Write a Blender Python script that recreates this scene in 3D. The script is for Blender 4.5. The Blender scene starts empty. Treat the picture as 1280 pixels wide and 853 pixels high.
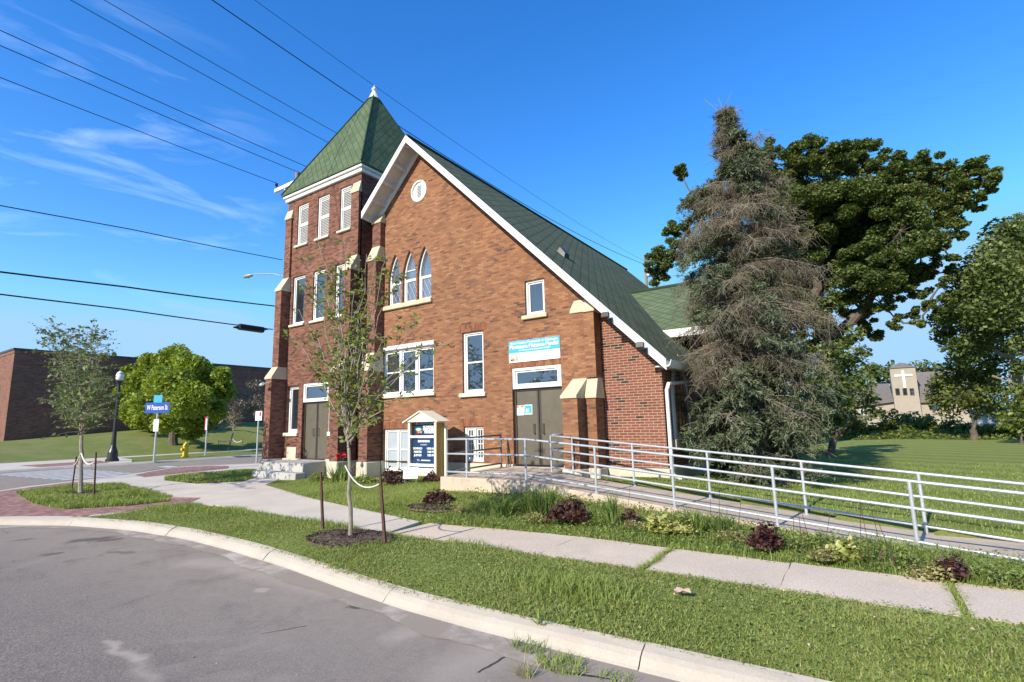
import bpy, bmesh, math, random
import numpy as np
from mathutils import Vector, Matrix
R = math.radians
rng = np.random.default_rng(7)
random.seed(7)
SC = bpy.context.scene
COL = SC.collection
# ------------------------------------------------------------------ camera model (calibrated from the building's own lines)
CH = 1.80
FPX = 649.08
YAW, PIT, ROL = R(-33.6285), R(8.9848), R(-1.43842)
_F = np.array([math.sin(YAW)*math.cos(PIT), math.cos(YAW)*math.cos(PIT), math.sin(PIT)])
_r = np.cross(_F, [0, 0, 1.0]); _r /= np.linalg.norm(_r); _u = np.cross(_r, _F)
RX = math.cos(ROL)*_r + math.sin(ROL)*_u
UP = -math.sin(ROL)*_r + math.cos(ROL)*_u
def ray(px, py): return _F + RX*(px-640)/FPX - UP*(py-426.5)/FPX
def at(px, py, Y):            # a point on the plane y = Y
    d = ray(px, py); d = d/d[1]*Y; return Vector((d[0], d[1], d[2]+CH))
def ax(px, py, X):            # a point on the plane x = X
    d = ray(px, py); d = d/d[0]*X; return Vector((d[0], d[1], d[2]+CH))
def gd(px, py, z=.12):        # a point on the level z
    d = ray(px, py); d = d/(-d[2])*(CH-z); return Vector((d[0], d[1], z))
cam_d = bpy.data.cameras.new('camera'); cam = bpy.data.objects.new('camera', cam_d); COL.objects.link(cam)
cam_d.sensor_width = 36; cam_d.lens = FPX/1280*36; cam_d.clip_start = .05; cam_d.clip_end = 6000
cam.matrix_world = Matrix(((RX[0], UP[0], -_F[0], 0), (RX[1], UP[1], -_F[1], 0), (RX[2], UP[2], -_F[2], CH), (0, 0, 0, 1)))
SC.camera = cam
# ------------------------------------------------------------------ objects
ORG = {}
def tag(o, label=None, cat=None, group=None, kind=None):
    if label: o['label'] = label
    if cat: o['category'] = cat
    if group: o['group'] = group
    if kind: o['kind'] = kind
    return o
def thing(name, loc, label=None, cat=None, group=None):
    o = bpy.data.objects.new(name, None); COL.objects.link(o)
    o.location = Vector(loc); o.empty_display_size = .2; ORG[o.name] = Vector(loc)
    return tag(o, label, cat, group)
def link(name, me, mat, parent=None, smooth=False):
    o = bpy.data.objects.new(name, me); COL.objects.link(o)
    if mat: me.materials.append(mat)
    org = Vector((0, 0, 0))
    if parent:
        o.parent = parent; org = ORG[parent.name]
    ORG[o.name] = org
    if org.length > 0: me.transform(Matrix.Translation(-org))
    if smooth: me.shade_smooth()
    return o
class MB:
    def __init__(s): s.bm = bmesh.new()
    def prism(s, pts, vec, bev=0):
        bm = s.bm; vec = Vector(vec)
        a = [bm.verts.new(Vector(p)) for p in pts]; b = [bm.verts.new(Vector(p)+vec) for p in pts]
        n = len(a); fs = []
        fs.append(bm.faces.new(a[::-1])); fs.append(bm.faces.new(b))
        for i in range(n): fs.append(bm.faces.new((a[i], a[(i+1) % n], b[(i+1) % n], b[i])))
        bmesh.ops.recalc_face_normals(bm, faces=fs)
        if bev:
            es = list({e for f in fs for e in f.edges})
            bmesh.ops.bevel(bm, geom=es, offset=bev, segments=1, profile=.5, affect='EDGES', clamp_overlap=True)
        return s
    def box(s, x0, x1, y0, y1, z0, z1, bev=0):
        return s.prism([(x0, y0, z0), (x1, y0, z0), (x1, y1, z0), (x0, y1, z0)], (0, 0, z1-z0), bev)
    def hexa(s, lo, hi, bev=0):          # eight corners: lower loop, upper loop
        bm = s.bm; a = [bm.verts.new(Vector(p)) for p in lo]; b = [bm.verts.new(Vector(p)) for p in hi]
        n = len(a); fs = [bm.faces.new(a[::-1]), bm.faces.new(b)]
        for i in range(n): fs.append(bm.faces.new((a[i], a[(i+1) % n], b[(i+1) % n], b[i])))
        bmesh.ops.recalc_face_normals(bm, faces=fs)
        if bev:
            es = list({e for f in fs for e in f.edges})
            bmesh.ops.bevel(bm, geom=es, offset=bev, segments=1, profile=.5, affect='EDGES', clamp_overlap=True)
        return s
    def face(s, pts):
        s.bm.faces.new([s.bm.verts.new(Vector(p)) for p in pts]); return s
    def tube(s, pts, r, n=8, cap=True):
        pts = [Vector(p) for p in pts]; m = len(pts)
        rs = r if isinstance(r, (list, tuple)) else [r]*m
        rings = []; up = None
        for i, p in enumerate(pts):
            d = (pts[min(i+1, m-1)] - pts[max(i-1, 0)]).normalized()
            if up is None: up = Vector((0, 0, 1)) if abs(d.z) < .9 else Vector((0, 1, 0))
            x = d.cross(up).normalized(); y = x.cross(d).normalized(); up = y
            rings.append([s.bm.verts.new(p + (x*math.cos(2*math.pi*k/n)+y*math.sin(2*math.pi*k/n))*rs[i]) for k in range(n)])
        for i in range(m-1):
            for k in range(n):
                s.bm.faces.new((rings[i][k], rings[i][(k+1) % n], rings[i+1][(k+1) % n], rings[i+1][k]))
        if cap and n > 2:
            s.bm.faces.new(rings[0][::-1]); s.bm.faces.new(rings[-1])
        return s
    def lathe(s, c, prof, n=16, axis=None):
        c = Vector(c); rings = []
        for r, z in prof: rings.append([s.bm.verts.new(c+Vector((r*math.cos(2*math.pi*k/n), r*math.sin(2*math.pi*k/n), z))) for k in range(n)])
        for i in range(len(prof)-1):
            for k in range(n): s.bm.faces.new((rings[i][k], rings[i][(k+1) % n], rings[i+1][(k+1) % n], rings[i+1][k]))
        s.bm.faces.new(rings[0][::-1]); s.bm.faces.new(rings[-1]); return s
    def build(s, name, mat, parent=None, smooth=False):
        me = bpy.data.meshes.new(name); s.bm.normal_update(); s.bm.to_mesh(me); s.bm.free()
        return link(name, me, mat, parent, smooth)
def npmesh(name, V, quads=None, tris=None, mat=None, parent=None, smooth=False):
    me = bpy.data.meshes.new(name); V = np.asarray(V, np.float32)
    q = np.asarray(quads if quads is not None else np.zeros((0, 4)), np.int32).reshape(-1, 4)
    t = np.asarray(tris if tris is not None else np.zeros((0, 3)), np.int32).reshape(-1, 3)
    me.vertices.add(len(V)); me.vertices.foreach_set('co', V.ravel())
    me.loops.add(q.size+t.size); me.loops.foreach_set('vertex_index', np.concatenate([q.ravel(), t.ravel()]))
    me.polygons.add(len(q)+len(t))
    ls = np.concatenate([np.arange(len(q))*4, q.size+np.arange(len(t))*3]).astype(np.int32)
    me.polygons.foreach_set('loop_start', ls)
    me.update(calc_edges=True); me.validate()
    return link(name, me, mat, parent, smooth)
def copy_tree(o, loc, label=None, group=None, rotz=None, scale=None):
    c = o.copy(); COL.objects.link(c); c.location = Vector(loc)
    if rotz is not None: c.rotation_euler.z = rotz
    if scale: c.scale = (scale, scale, scale)
    if label: c['label'] = label
    if group: c['group'] = group
    for ch in o.children:
        d = ch.copy(); COL.objects.link(d); d.parent = c
        for g in ch.children:
            e = g.copy(); COL.objects.link(e); e.parent = d
    return c
def lettering(txt, size, pos, mat, parent, name='lettering', bold=0, align='CENTER', rot=(math.pi/2, 0, 0), width=None):
    cu = bpy.data.curves.new(name, 'FONT'); cu.body = txt; cu.size = size; cu.align_x = align; cu.align_y = 'CENTER'
    cu.extrude = .0015; cu.offset = bold; cu.resolution_u = 3
    tmp = bpy.data.objects.new('tmp', cu); COL.objects.link(tmp)
    dg = bpy.context.evaluated_depsgraph_get(); me = bpy.data.meshes.new_from_object(tmp.evaluated_get(dg))
    bpy.data.objects.remove(tmp); bpy.data.curves.remove(cu)
    if width:
        xs = [v.co.x for v in me.vertices]; w = max(xs)-min(xs)
        if w > 0: me.transform(Matrix.Diagonal((width/w, 1, 1, 1)))
    from mathutils import Euler
    me.transform(Matrix.Translation(Vector(pos)) @ Euler(rot).to_matrix().to_4x4())
    me.name = name; me.materials.clear()
    return link(name, me, mat, parent)
def wall_holes(mb, outer, holes, f, depth, back=True):
    """outer, holes: lists of (u, v); f(u, v, w) -> point, w = depth into the wall. One skin with real reveals."""
    bm = mb.bm; es = []
    def loop(l, w):
        vs = [bm.verts.new(f(u, v, w)) for u, v in l]
        return vs, [bm.edges.new((vs[i], vs[(i+1) % len(vs)])) for i in range(len(vs))]
    for l in [outer]+holes:
        vs, e = loop(l, 0); es += e
        if l is not outer or back:
            v2 = [bm.verts.new(f(u, v, depth)) for u, v in l]
            for i in range(len(vs)):
                j = (i+1) % len(vs); bm.faces.new((vs[i], vs[j], v2[j], v2[i]))
    r = bmesh.ops.triangle_fill(bm, use_beauty=True, use_dissolve=False, edges=es)
    bmesh.ops.recalc_face_normals(bm, faces=bm.faces[:])
# ------------------------------------------------------------------ node helpers
class NT:
    def __init__(s, name):
        s.m = bpy.data.materials.new(name); s.m.use_nodes = True; s.t = s.m.node_tree; s.t.nodes.clear()
        s.out = s.n('ShaderNodeOutputMaterial'); s.b = s.n('ShaderNodeBsdfPrincipled'); s.l(s.b.outputs[0], s.out.inputs['Surface'])
    def n(s, t, **k):
        n = s.t.nodes.new(t)
        for a, b in k.items(): setattr(n, a, b)
        return n
    def l(s, a, b): s.t.links.new(a, b); return b
    def set(s, sock, v):
        if hasattr(v, 'is_linked'): s.l(v, sock)
        elif v is not None:
            if isinstance(v, tuple) and len(v) == 3 and sock.type == 'RGBA': v = (*v, 1)
            sock.default_value = v
    def math(s, op, a, b=None, c=None, clamp=False):
        n = s.n('ShaderNodeMath', operation=op, use_clamp=clamp)
        for i, v in enumerate((a, b, c)):
            if v is not None: s.set(n.inputs[i], v)
        return n.outputs[0]
    def mix(s, f, a, b, mode='MIX'):
        n = s.n('ShaderNodeMix', data_type='RGBA', blend_type=mode)
        s.set(n.inputs[0], f); s.set(n.inputs[6], a); s.set(n.inputs[7], b); return n.outputs[2]
    def ramp(s, f, stops, interp='LINEAR'):
        n = s.n('ShaderNodeValToRGB'); cr = n.color_ramp; cr.interpolation = interp
        while len(cr.elements) < len(stops): cr.elements.new(.5)
        for e, (p, c) in zip(cr.elements, stops):
            e.position = p; e.color = (*c, 1) if isinstance(c, tuple) else (c, c, c, 1)
        s.l(f, n.inputs[0]); return n.outputs[0]
    def noise(s, scale, detail=4, rough=.6, vec=None, dim='3D', dist=0):
        n = s.n('ShaderNodeTexNoise', noise_dimensions=dim); n.inputs['Scale'].default_value = scale
        n.inputs['Detail'].default_value = detail; n.inputs['Roughness'].default_value = rough; n.inputs['Distortion'].default_value = dist
        s.l(vec if vec is not None else s.pos(), n.inputs['Vector']); return n.outputs['Fac']
    def pos(s):
        if not hasattr(s, '_p'): s._p = s.n('ShaderNodeNewGeometry')
        return s._p.outputs['Position']
    def geo(s): s.pos(); return s._p
    def xyz(s, v):
        n = s.n('ShaderNodeSeparateXYZ'); s.l(v, n.inputs[0]); return n.outputs
    def vec(s, x, y, z):
        n = s.n('ShaderNodeCombineXYZ')
        for i, v in enumerate((x, y, z)): s.set(n.inputs[i], v)
        return n.outputs[0]
    def scale(s, v, sc):
        n = s.n('ShaderNodeVectorMath', operation='MULTIPLY'); s.l(v, n.inputs[0]); n.inputs[1].default_value = sc; return n.outputs[0]
    def fin(s, color=None, rough=.8, metal=0, bump=None, bs=.3, bd=.01, spec=None):
        if color is not None: s.set(s.b.inputs['Base Color'], color)
        s.set(s.b.inputs['Roughness'], rough); s.b.inputs['Metallic'].default_value = metal
        if spec is not None: s.b.inputs['Specular IOR Level'].default_value = spec
        if bump is not None:
            n = s.n('ShaderNodeBump'); n.inputs['Strength'].default_value = bs; n.inputs['Distance'].default_value = bd
            s.l(bump, n.inputs['Height']); s.l(n.outputs[0], s.b.inputs['Normal'])
        return s.m
def plain(name, col, rough=.6, metal=0, var=.15, sc=6, spec=None, fine=0):
    t = NT(name); n = t.noise(sc, 5, .65)
    lo = tuple(c*(1-var) for c in col); hi = tuple(min(1, c*(1+var)) for c in col)
    return t.fin(t.ramp(n, [(.3, lo), (.7, hi)]), rough, metal, bump=t.noise(fine, 3) if fine else None, bs=.25, bd=.004, spec=spec)
def brick_mat(name, cols, mortar, bw, bh, mj, grime=.25, soldier=False, bump=.5, paint=0, nsc=1.3):
    t = NT(name); g = t.geo(); p = t.xyz(g.outputs['Position']); nn = t.xyz(g.outputs['True Normal'])
    side = t.math('GREATER_THAN', t.math('ABSOLUTE', nn[0]), .6)
    u = t.math('ADD', t.math('MULTIPLY', p[0], t.math('SUBTRACT', 1, side)), t.math('MULTIPLY', p[1], side)); v = p[2]
    if soldier: u, v = v, u
    # slight wobble so courses are not ruler-straight
    v = t.math('ADD', v, t.math('MULTIPLY', t.math('SUBTRACT', t.noise(.9, 2), .5), .012))
    vr = t.math('DIVIDE', v, bh); row = t.math('FLOOR', vr)
    wn0 = t.n('ShaderNodeTexWhiteNoise', noise_dimensions='1D'); t.l(row, wn0.inputs['W'])
    off = t.math('ADD', t.math('MULTIPLY', t.math('MODULO', row, 2), .5), t.math('MULTIPLY', wn0.outputs['Value'], .12))
    uu = t.math('ADD', t.math('DIVIDE', u, bw), off); col = t.math('FLOOR', uu)
    fu = t.math('FRACT', uu); fv = t.math('FRACT', vr)
    def edge(fx, w):
        d = t.math('MINIMUM', fx, t.math('SUBTRACT', 1, fx))
        n = t.n('ShaderNodeMapRange'); n.inputs[1].default_value = w*.25; n.inputs[2].default_value = w*.75; t.l(d, n.inputs[0]); return n.outputs[0]
    body = t.math('MULTIPLY', edge(fu, mj/bw), edge(fv, mj/bh))
    wn = t.n('ShaderNodeTexWhiteNoise', noise_dimensions='3D'); t.l(t.vec(col, row, side), wn.inputs['Vector'])
    big = t.noise(nsc, 4, .6)
    idx = t.math('ADD', t.math('MULTIPLY', wn.outputs['Value'], .78), t.math('MULTIPLY', t.math('SUBTRACT', big, .39), 1.0), clamp=True)
    c = t.ramp(idx, cols)
    sp = t.noise(55, 3, .7); c = t.mix(t.math('MULTIPLY', sp, .5), c, (.08, .035, .02), 'MIX') if grime else c
    mort = t.mix(t.noise(3, 3), mortar, tuple(x*.6 for x in mortar))
    c = t.mix(body, mort, c)
    st = t.ramp(t.noise(.35, 5, .65), [(.42, 0.0), (.72, 1.0)])
    c = t.mix(t.math('MULTIPLY', t.math('MULTIPLY', st, grime), 1), c, (.05, .03, .022))
    h = t.math('ADD', body, t.math('MULTIPLY', t.noise(40, 3), .35))
    return t.fin(c, .88, bump=h, bs=bump, bd=.008, spec=.25)
def leaf_mat(name, stops, trans=.3, rough=.55, big=None):
    t = NT(name); g = t.geo(); r = g.outputs['Random Per Island']
    n = t.noise(big or .8, 2, .5)
    f = t.math('ADD', t.math('MULTIPLY', r, .6), t.math('MULTIPLY', t.math('SUBTRACT', n, .3), 1.0), clamp=True)
    c = t.ramp(f, stops)
    t.fin(c, rough, spec=.3)
    tr = t.n('ShaderNodeBsdfTranslucent'); t.l(t.mix(1, c, (1.35, 1.25, .6), 'MULTIPLY'), tr.inputs[0])
    mx = t.n('ShaderNodeMixShader'); mx.inputs[0].default_value = trans
    t.l(t.b.outputs[0], mx.inputs[1]); t.l(tr.outputs[0], mx.inputs[2]); t.l(mx.outputs[0], t.out.inputs['Surface'])
    return t.m
# ------------------------------------------------------------------ materials
OLD = [(0, (.085, .046, .036)), (.08, (.155, .075, .050)), (.24, (.245, .108, .06)), (.5, (.325, .142, .069)), (.78, (.385, .178, .085)), (1, (.44, .24, .125))]
M_old = brick_mat('old_brick', OLD, (.27, .165, .105), .192, .0595, .010, grime=.22)
TOW = [(0, (.06, .03, .026)), (.14, (.11, .05, .038)), (.4, (.235, .095, .062)), (.75, (.32, .135, .085)), (1, (.38, .19, .125))]
M_tow = brick_mat('tower_brick', TOW, (.19, .13, .10), .192, .0595, .009, grime=.4)
NEW = [(0, (.03, .022, .024)), (.155, (.045, .03, .03)), (.165, (.20, .062, .042)), (.5, (.25, .075, .05)), (1, (.29, .10, .065))]
M_new = brick_mat('new_brick', NEW, (.47, .38, .27), .215, .0655, .013, grime=.06, nsc=.9)
M_sold = brick_mat('soldier_brick', [(0, (.16, .055, .03)), (.5, (.30, .10, .045)), (1, (.40, .17, .075))], (.24, .15, .10), .22, .07, .011, grime=.15, soldier=True)
M_far = brick_mat('far_brick', [(0, (.15, .065, .048)), (.5, (.25, .108, .08)), (1, (.33, .15, .11))], (.30, .21, .17), .3, .1, .014, grime=.15)
def stone(name, col, dirt=.35):
    t = NT(name); n = t.noise(5, 6, .7); c = t.ramp(n, [(.3, tuple(x*.82 for x in col)), (.7, col)])
    s = t.ramp(t.noise(1.7, 6, .75), [(.5, 0.0), (.75, 1.0)]); c = t.mix(t.math('MULTIPLY', s, dirt), c, (.16, .13, .09))
    return t.fin(c, .85, bump=t.noise(60, 4), bs=.25, bd=.006, spec=.25)
M_stone = stone('cream_stone', (.62, .53, .36), .3)
M_sill = stone('pale_sill', (.72, .66, .52), .15)
M_found = stone('painted_foundation', (.60, .54, .42), .4)
M_white = plain('white_paint', (.70, .70, .68), .45, var=.05, sc=3)
M_trim = plain('weathered_white_trim', (.74, .73, .70), .55, var=.1, sc=7)
M_soffit = plain('soffit_boards', (.55, .53, .50), .6, var=.12, sc=4)
M_door = plain('brown_steel_door', (.115, .098, .070), .42, var=.12, sc=5)
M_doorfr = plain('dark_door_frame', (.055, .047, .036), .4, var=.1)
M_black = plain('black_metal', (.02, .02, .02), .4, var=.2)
M_galv = plain('galvanised_steel', (.50, .52, .54), .42, metal=.55, var=.14, sc=14)
M_rail = plain('silver_railing', (.46, .48, .50), .45, metal=.3, var=.1, sc=9)
M_shaderail = plain('shaded_railing', (.16, .16, .15), .5, metal=.3, var=.15, sc=9)  # landing rail: its shade is put into this darker grey
M_rust = plain('rusty_steel', (.085, .038, .026), .85, var=.4, sc=25)
M_rope = plain('white_rope', (.60, .585, .54), .8, var=.08, sc=30)
def glass(name, tint=(.015, .02, .026), rough=.02):
    t = NT(name); g = t.noise(.5, 3); return t.fin(t.ramp(g, [(.3, tint), (.7, tuple(x*2.2 for x in tint))]), rough, spec=1.0, bump=t.noise(.9, 2), bs=.05, bd=.02)
M_shut = plain('louvre_paint', (.46, .45, .43), .6, var=.08)
M_glass = glass('window_glass')
M_skyglass = glass('sky_tinted_glass', (.07, .085, .115))  # lancet panes: the reflected sky is put into this paler colour
for _n in (M_glass, M_skyglass):
    _b = [n for n in _n.node_tree.nodes if n.type == 'BSDF_PRINCIPLED'][0]; _b.inputs['IOR'].default_value = 2.1
M_frost = plain('frosted_pane', (.36, .42, .47), .25, var=.08, sc=2)
def shingle(name, c0, c1, line, kind, su=.3, sv=.3):
    t = NT(name); uv = t.n('ShaderNodeUVMap'); x = t.xyz(uv.outputs[0]); u = t.math('DIVIDE', x[0], su); v = t.math('DIVIDE', x[1], sv)
    if kind == 'diamond':
        a = t.math('ADD', u, v); b = t.math('SUBTRACT', u, v)
    else:
        a = v; row = t.math('FLOOR', v); b = t.math('ADD', u, t.math('MULTIPLY', t.math('MODULO', row, 2), .5))
    fa = t.math('FRACT', a); fb = t.math('FRACT', b)
    wn = t.n('ShaderNodeTexWhiteNoise', noise_dimensions='3D'); t.l(t.vec(t.math('FLOOR', a), t.math('FLOOR', b), 0.0), wn.inputs[0])
    mn = t.math('MINIMUM', fa, fb) if kind == 'diamond' else t.math('MINIMUM', fa, t.math('MULTIPLY', fb, su/sv))
    e = t.n('ShaderNodeMapRange'); e.inputs[1].default_value = .03; e.inputs[2].default_value = .13; t.l(mn, e.inputs[0])
    f = t.math('ADD', t.math('MULTIPLY', wn.outputs['Value'], .55), t.math('MULTIPLY', t.noise(.6, 5, .65), .6), clamp=True)
    c = t.ramp(f, [(.2, c0), (.85, c1)]); c = t.mix(t.math('MULTIPLY', t.noise(90, 2, .8), .45), c, tuple(k*.45 for k in c0))
    c = t.mix(e.outputs[0], line, c)
    stk = t.ramp(t.noise(1.0, 5, .7, vec=t.scale(t.pos(), (1.3, 1.3, .3))), [(.48, 0.0), (.72, .45)]); c = t.mix(stk, c, tuple(k*.55 for k in c0))
    return t.fin(c, .9, bump=t.math('ADD', mn, t.math('MULTIPLY', t.noise(120, 2), .2)), bs=.55, bd=.02, spec=.2)
M_roofT = shingle('tower_shingles', (.085, .125, .062), (.14, .19, .10), (.025, .042, .024), 'diamond', .30, .36)
M_roofN = shingle('nave_shingles', (.10, .122, .066), (.155, .175, .10), (.028, .036, .02), 'diamond', .55, .36)
M_roofC = shingle('cross_gable_shingles', (.10, .142, .075), (.15, .195, .105), (.03, .048, .026), 'diamond', .42, .34)
def concrete(name, col, agg=.25, dirt=(.25, .2, .14), dsc=.8, dth=(.5, .75), dk=.5, joints=None, fine=220):
    t = NT(name); p = t.xyz(t.pos()); c = t.ramp(t.noise(1.1, 5, .6), [(.3, tuple(x*.86 for x in col)), (.7, tuple(min(1, x*1.06) for x in col))])
    sp = t.ramp(t.noise(fine*.3, 3, .75), [(.42, 0.0), (.6, 1.0)]); c = t.mix(t.math('MULTIPLY', sp, agg), c, tuple(x*.5 for x in col))
    sp2 = t.ramp(t.noise(fine*.2, 2, .5), [(.55, 0.0), (.7, 1.0)]); c = t.mix(t.math('MULTIPLY', sp2, agg*.8), c, tuple(min(1, x*1.35) for x in col))
    d = t.ramp(t.noise(dsc, 6, .7), [(dth[0], 0.0), (dth[1], 1.0)]); c = t.mix(t.math('MULTIPLY', d, dk), c, dirt)
    return t.fin(c, .92, bump=t.noise(fine*.4, 3, .7), bs=.35, bd=.006, spec=.2)
M_walk = concrete('aggregate_concrete', (.72, .58, .44), .5, (.36, .28, .2), 1.3, (.55, .8), .35)
M_newc = concrete('new_concrete', (.64, .56, .455), .12, (.55, .50, .43), .5, (.5, .8), .4)
M_kerb = concrete('kerb_concrete', (.50, .435, .355), .16, (.33, .265, .20), 1.6, (.5, .8), .5)
M_roofN0 = None
M_gut = concrete('gutter_concrete', (.56, .48, .40), .25, (.30, .245, .19), .8, (.36, .5), .92)
M_ramp = concrete('ramp_concrete', (.60, .48, .36), .3, (.15, .12, .09), 2.2, (.5, .72), .6)
M_step = concrete('worn_step_concrete', (.44, .42, .385), .12, (.42, .28, .18), 2.2, (.6, .8), .35)
M_pav = brick_mat('paver_brick', [(0, (.17, .085, .075)), (.5, (.24, .12, .105)), (1, (.30, .165, .14))], (.22, .17, .14), .2, .1, .01, grime=.1)
# pavers lie flat: swap the vertical coordinate for y
def pavers():
    t = NT('brick_pavers'); p = t.xyz(t.pos()); u = t.math('DIVIDE', p[0], .2); v = t.math('DIVIDE', p[1], .1); row = t.math('FLOOR', v)
    u = t.math('ADD', u, t.math('MULTIPLY', t.math('MODULO', row, 2), .5)); fu = t.math('FRACT', u); fv = t.math('FRACT', v)
    wn = t.n('ShaderNodeTexWhiteNoise', noise_dimensions='3D'); t.l(t.vec(t.math('FLOOR', u), row, 0.0), wn.inputs[0])
    c = t.ramp(t.math('ADD', t.math('MULTIPLY', wn.outputs[0], .6), t.math('MULTIPLY', t.noise(1.2, 4), .5)), [(.2, (.23, .115, .10)), (.55, (.33, .17, .145)), (.9, (.42, .25, .21))])
    e = t.math('MINIMUM', t.math('MULTIPLY', fu, 2), fv); m = t.n('ShaderNodeMapRange'); m.inputs[1].default_value = .04; m.inputs[2].default_value = .14; t.l(e, m.inputs[0])
    return t.fin(t.mix(m.outputs[0], (.17, .14, .11), c), .9, bump=m.outputs[0], bs=.4, bd=.006, spec=.2)
M_pav = pavers()
DK, SD = (.075, .064, .055), (.46, .385, .31)
MARKS = [((100, 676), (130, 673), .22, .6, DK, .7), ((130, 676), (148, 674), .14, .6, DK, .6), ((58, 694), (68, 693), .12, .6, DK, .6), ((20, 676), (30, 675), .12, .6, DK, .5), ((140, 690), (160, 691), .10, .7, DK, .5),
 ((436, 757), (450, 759), .07, .5, DK, .8), ((607, 801), (613, 802), .055, .4, DK, .85), ((648, 808), (676, 812), .13, .8, DK, .6), ((322, 738), (330, 739), .07, .6, SD, .7), ((240, 703), (300, 706), .30, .8, SD, .55), ((300, 712), (420, 741), .30, .9, SD, .55),
 ((130, 801), (168, 823), .075, .8, SD, .7), ((168, 823), (190, 853), .10, .9, SD, .45), ((560, 845), (640, 800), .35, .9, SD, .5), ((500, 795), (545, 778), .20, .9, SD, .55),
 ((600, 841), (645, 813), .014, .4, (.03, .026, .022), .9), ((645, 813), (712, 842), .02, .4, (.03, .026, .022), .9), ((712, 842), (790, 853), .018, .4, (.03, .026, .022), .9), ((330, 792), (382, 783), .010, .4, (.05, .045, .04), .8), ((500, 770), (520, 764), .008, .4, (.05, .045, .04), .7), ((676, 812), (672, 800), .012, .4, (.03, .026, .022), .9)]
def asphalt():
    t = NT('worn_asphalt'); p = t.pos()
    c = t.ramp(t.noise(.55, 6, .62), [(.3, (.285, .228, .180)), (.7, (.355, .290, .232))])
    g1 = t.ramp(t.noise(70, 3, .75), [(.42, 0.0), (.58, 1.0)]); c = t.mix(t.math('MULTIPLY', g1, .8), c, (.085, .075, .068))
    c = t.mix(t.ramp(t.noise(.22, 4, .6), [(.35, .0), (.7, .5)]), c, (.175, .152, .135))
    g2 = t.ramp(t.noise(60, 2, .5), [(.62, 0.0), (.70, 1.0)]); c = t.mix(t.math('MULTIPLY', g2, .6), c, (.48, .44, .40))
    d = t.ramp(t.noise(.45, 7, .72, dist=.6), [(.56, 0.0), (.72, 1.0)]); c = t.mix(t.math('MULTIPLY', d, .65), c, (.44, .37, .30))
    k = t.ramp(t.noise(.8, 5, .7, vec=t.scale(p, (1, 2.2, 1))), [(.66, 0.0), (.72, 1.0)]); c = t.mix(t.math('MULTIPLY', k, .5), c, (.09, .08, .072))
    # sandy dirt gathers along the gutter line (y close to the kerb)
    y = t.xyz(p)[1]; m = t.n('ShaderNodeMapRange'); m.inputs[1].default_value = 1.5; m.inputs[2].default_value = 3.5; t.l(y, m.inputs[0])
    s = t.math('MULTIPLY', m.outputs[0], t.ramp(t.noise(1.1, 6, .7), [(.30, 0.0), (.47, 1.0)])); c = t.mix(t.math('MULTIPLY', s, .8), c, t.mix(t.noise(9, 5, .7), (.24, .195, .15), (.40, .335, .27)))
    v = t.n('ShaderNodeTexVoronoi', feature='DISTANCE_TO_EDGE'); v.inputs['Scale'].default_value = .33
    wv = t.n('ShaderNodeVectorMath', operation='ADD'); nz = t.n('ShaderNodeTexNoise'); nz.inputs['Scale'].default_value = 1.6; nz.inputs['Detail'].default_value = 5; t.l(p, nz.inputs[0])
    t.l(p, wv.inputs[0]); t.l(nz.outputs['Color'], wv.inputs[1]); t.l(wv.outputs[0], v.inputs['Vector'])
    cr = t.ramp(v.outputs['Distance'], [(0, 1.0), (.012, 0.0)]); cr = t.math('MULTIPLY', cr, t.ramp(t.noise(.5, 3), [(.52, 0.0), (.66, .6)])); c = t.mix(cr, c, (.08, .07, .06))
    nzv = t.n('ShaderNodeTexNoise'); nzv.inputs['Scale'].default_value = 3.2; nzv.inputs['Detail'].default_value = 5; t.l(p, nzv.inputs[0])
    wob = t.n('ShaderNodeVectorMath', operation='MULTIPLY_ADD'); t.l(nzv.outputs['Color'], wob.inputs[0]); wob.inputs[1].default_value = (.34, .34, 0); t.l(p, wob.inputs[2])
    wob2 = t.n('ShaderNodeVectorMath', operation='MULTIPLY_ADD'); t.l(nzv.outputs['Color'], wob2.inputs[0]); wob2.inputs[1].default_value = (.12, .12, 0); t.l(p, wob2.inputs[2])
    def seg(a, b, w, soft, col, k):
        nonlocal c
        o_ = .17 if w > .03 else .06; A = (a[0]+o_, a[1]+o_, .02); D = (b[0]-a[0], b[1]-a[1], 0); L2 = D[0]**2+D[1]**2+1e-6
        v1 = t.n('ShaderNodeVectorMath', operation='SUBTRACT'); t.l((wob if w > .03 else wob2).outputs[0], v1.inputs[0]); v1.inputs[1].default_value = A
        dp = t.n('ShaderNodeVectorMath', operation='DOT_PRODUCT'); t.l(v1.outputs[0], dp.inputs[0]); dp.inputs[1].default_value = D
        h = t.math('DIVIDE', dp.outputs['Value'], L2, clamp=True)
        pr = t.n('ShaderNodeVectorMath', operation='SCALE'); pr.inputs[0].default_value = D; t.l(h, pr.inputs['Scale'])
        df = t.n('ShaderNodeVectorMath', operation='DISTANCE'); t.l(v1.outputs[0], df.inputs[0]); t.l(pr.outputs[0], df.inputs[1])
        mr = t.n('ShaderNodeMapRange'); mr.inputs[1].default_value = w; mr.inputs[2].default_value = w*(1-soft); mr.inputs[3].default_value = 0; mr.inputs[4].default_value = k; t.l(df.outputs['Value'], mr.inputs[0])
        c = t.mix(mr.outputs[0], c, col)
    G = lambda a, b: gd(a, b, .02)
    for a, b, w, soft, col, k in MARKS: seg(G(*a), G(*b), w, soft, col, k)
    return t.fin(c, .9, bump=t.math('ADD', t.math('MULTIPLY', t.noise(140, 3, .7), 1.0), t.math('MULTIPLY', cr, -1.0)), bs=.6, bd=.008, spec=.25)
M_asph = asphalt()
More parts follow.
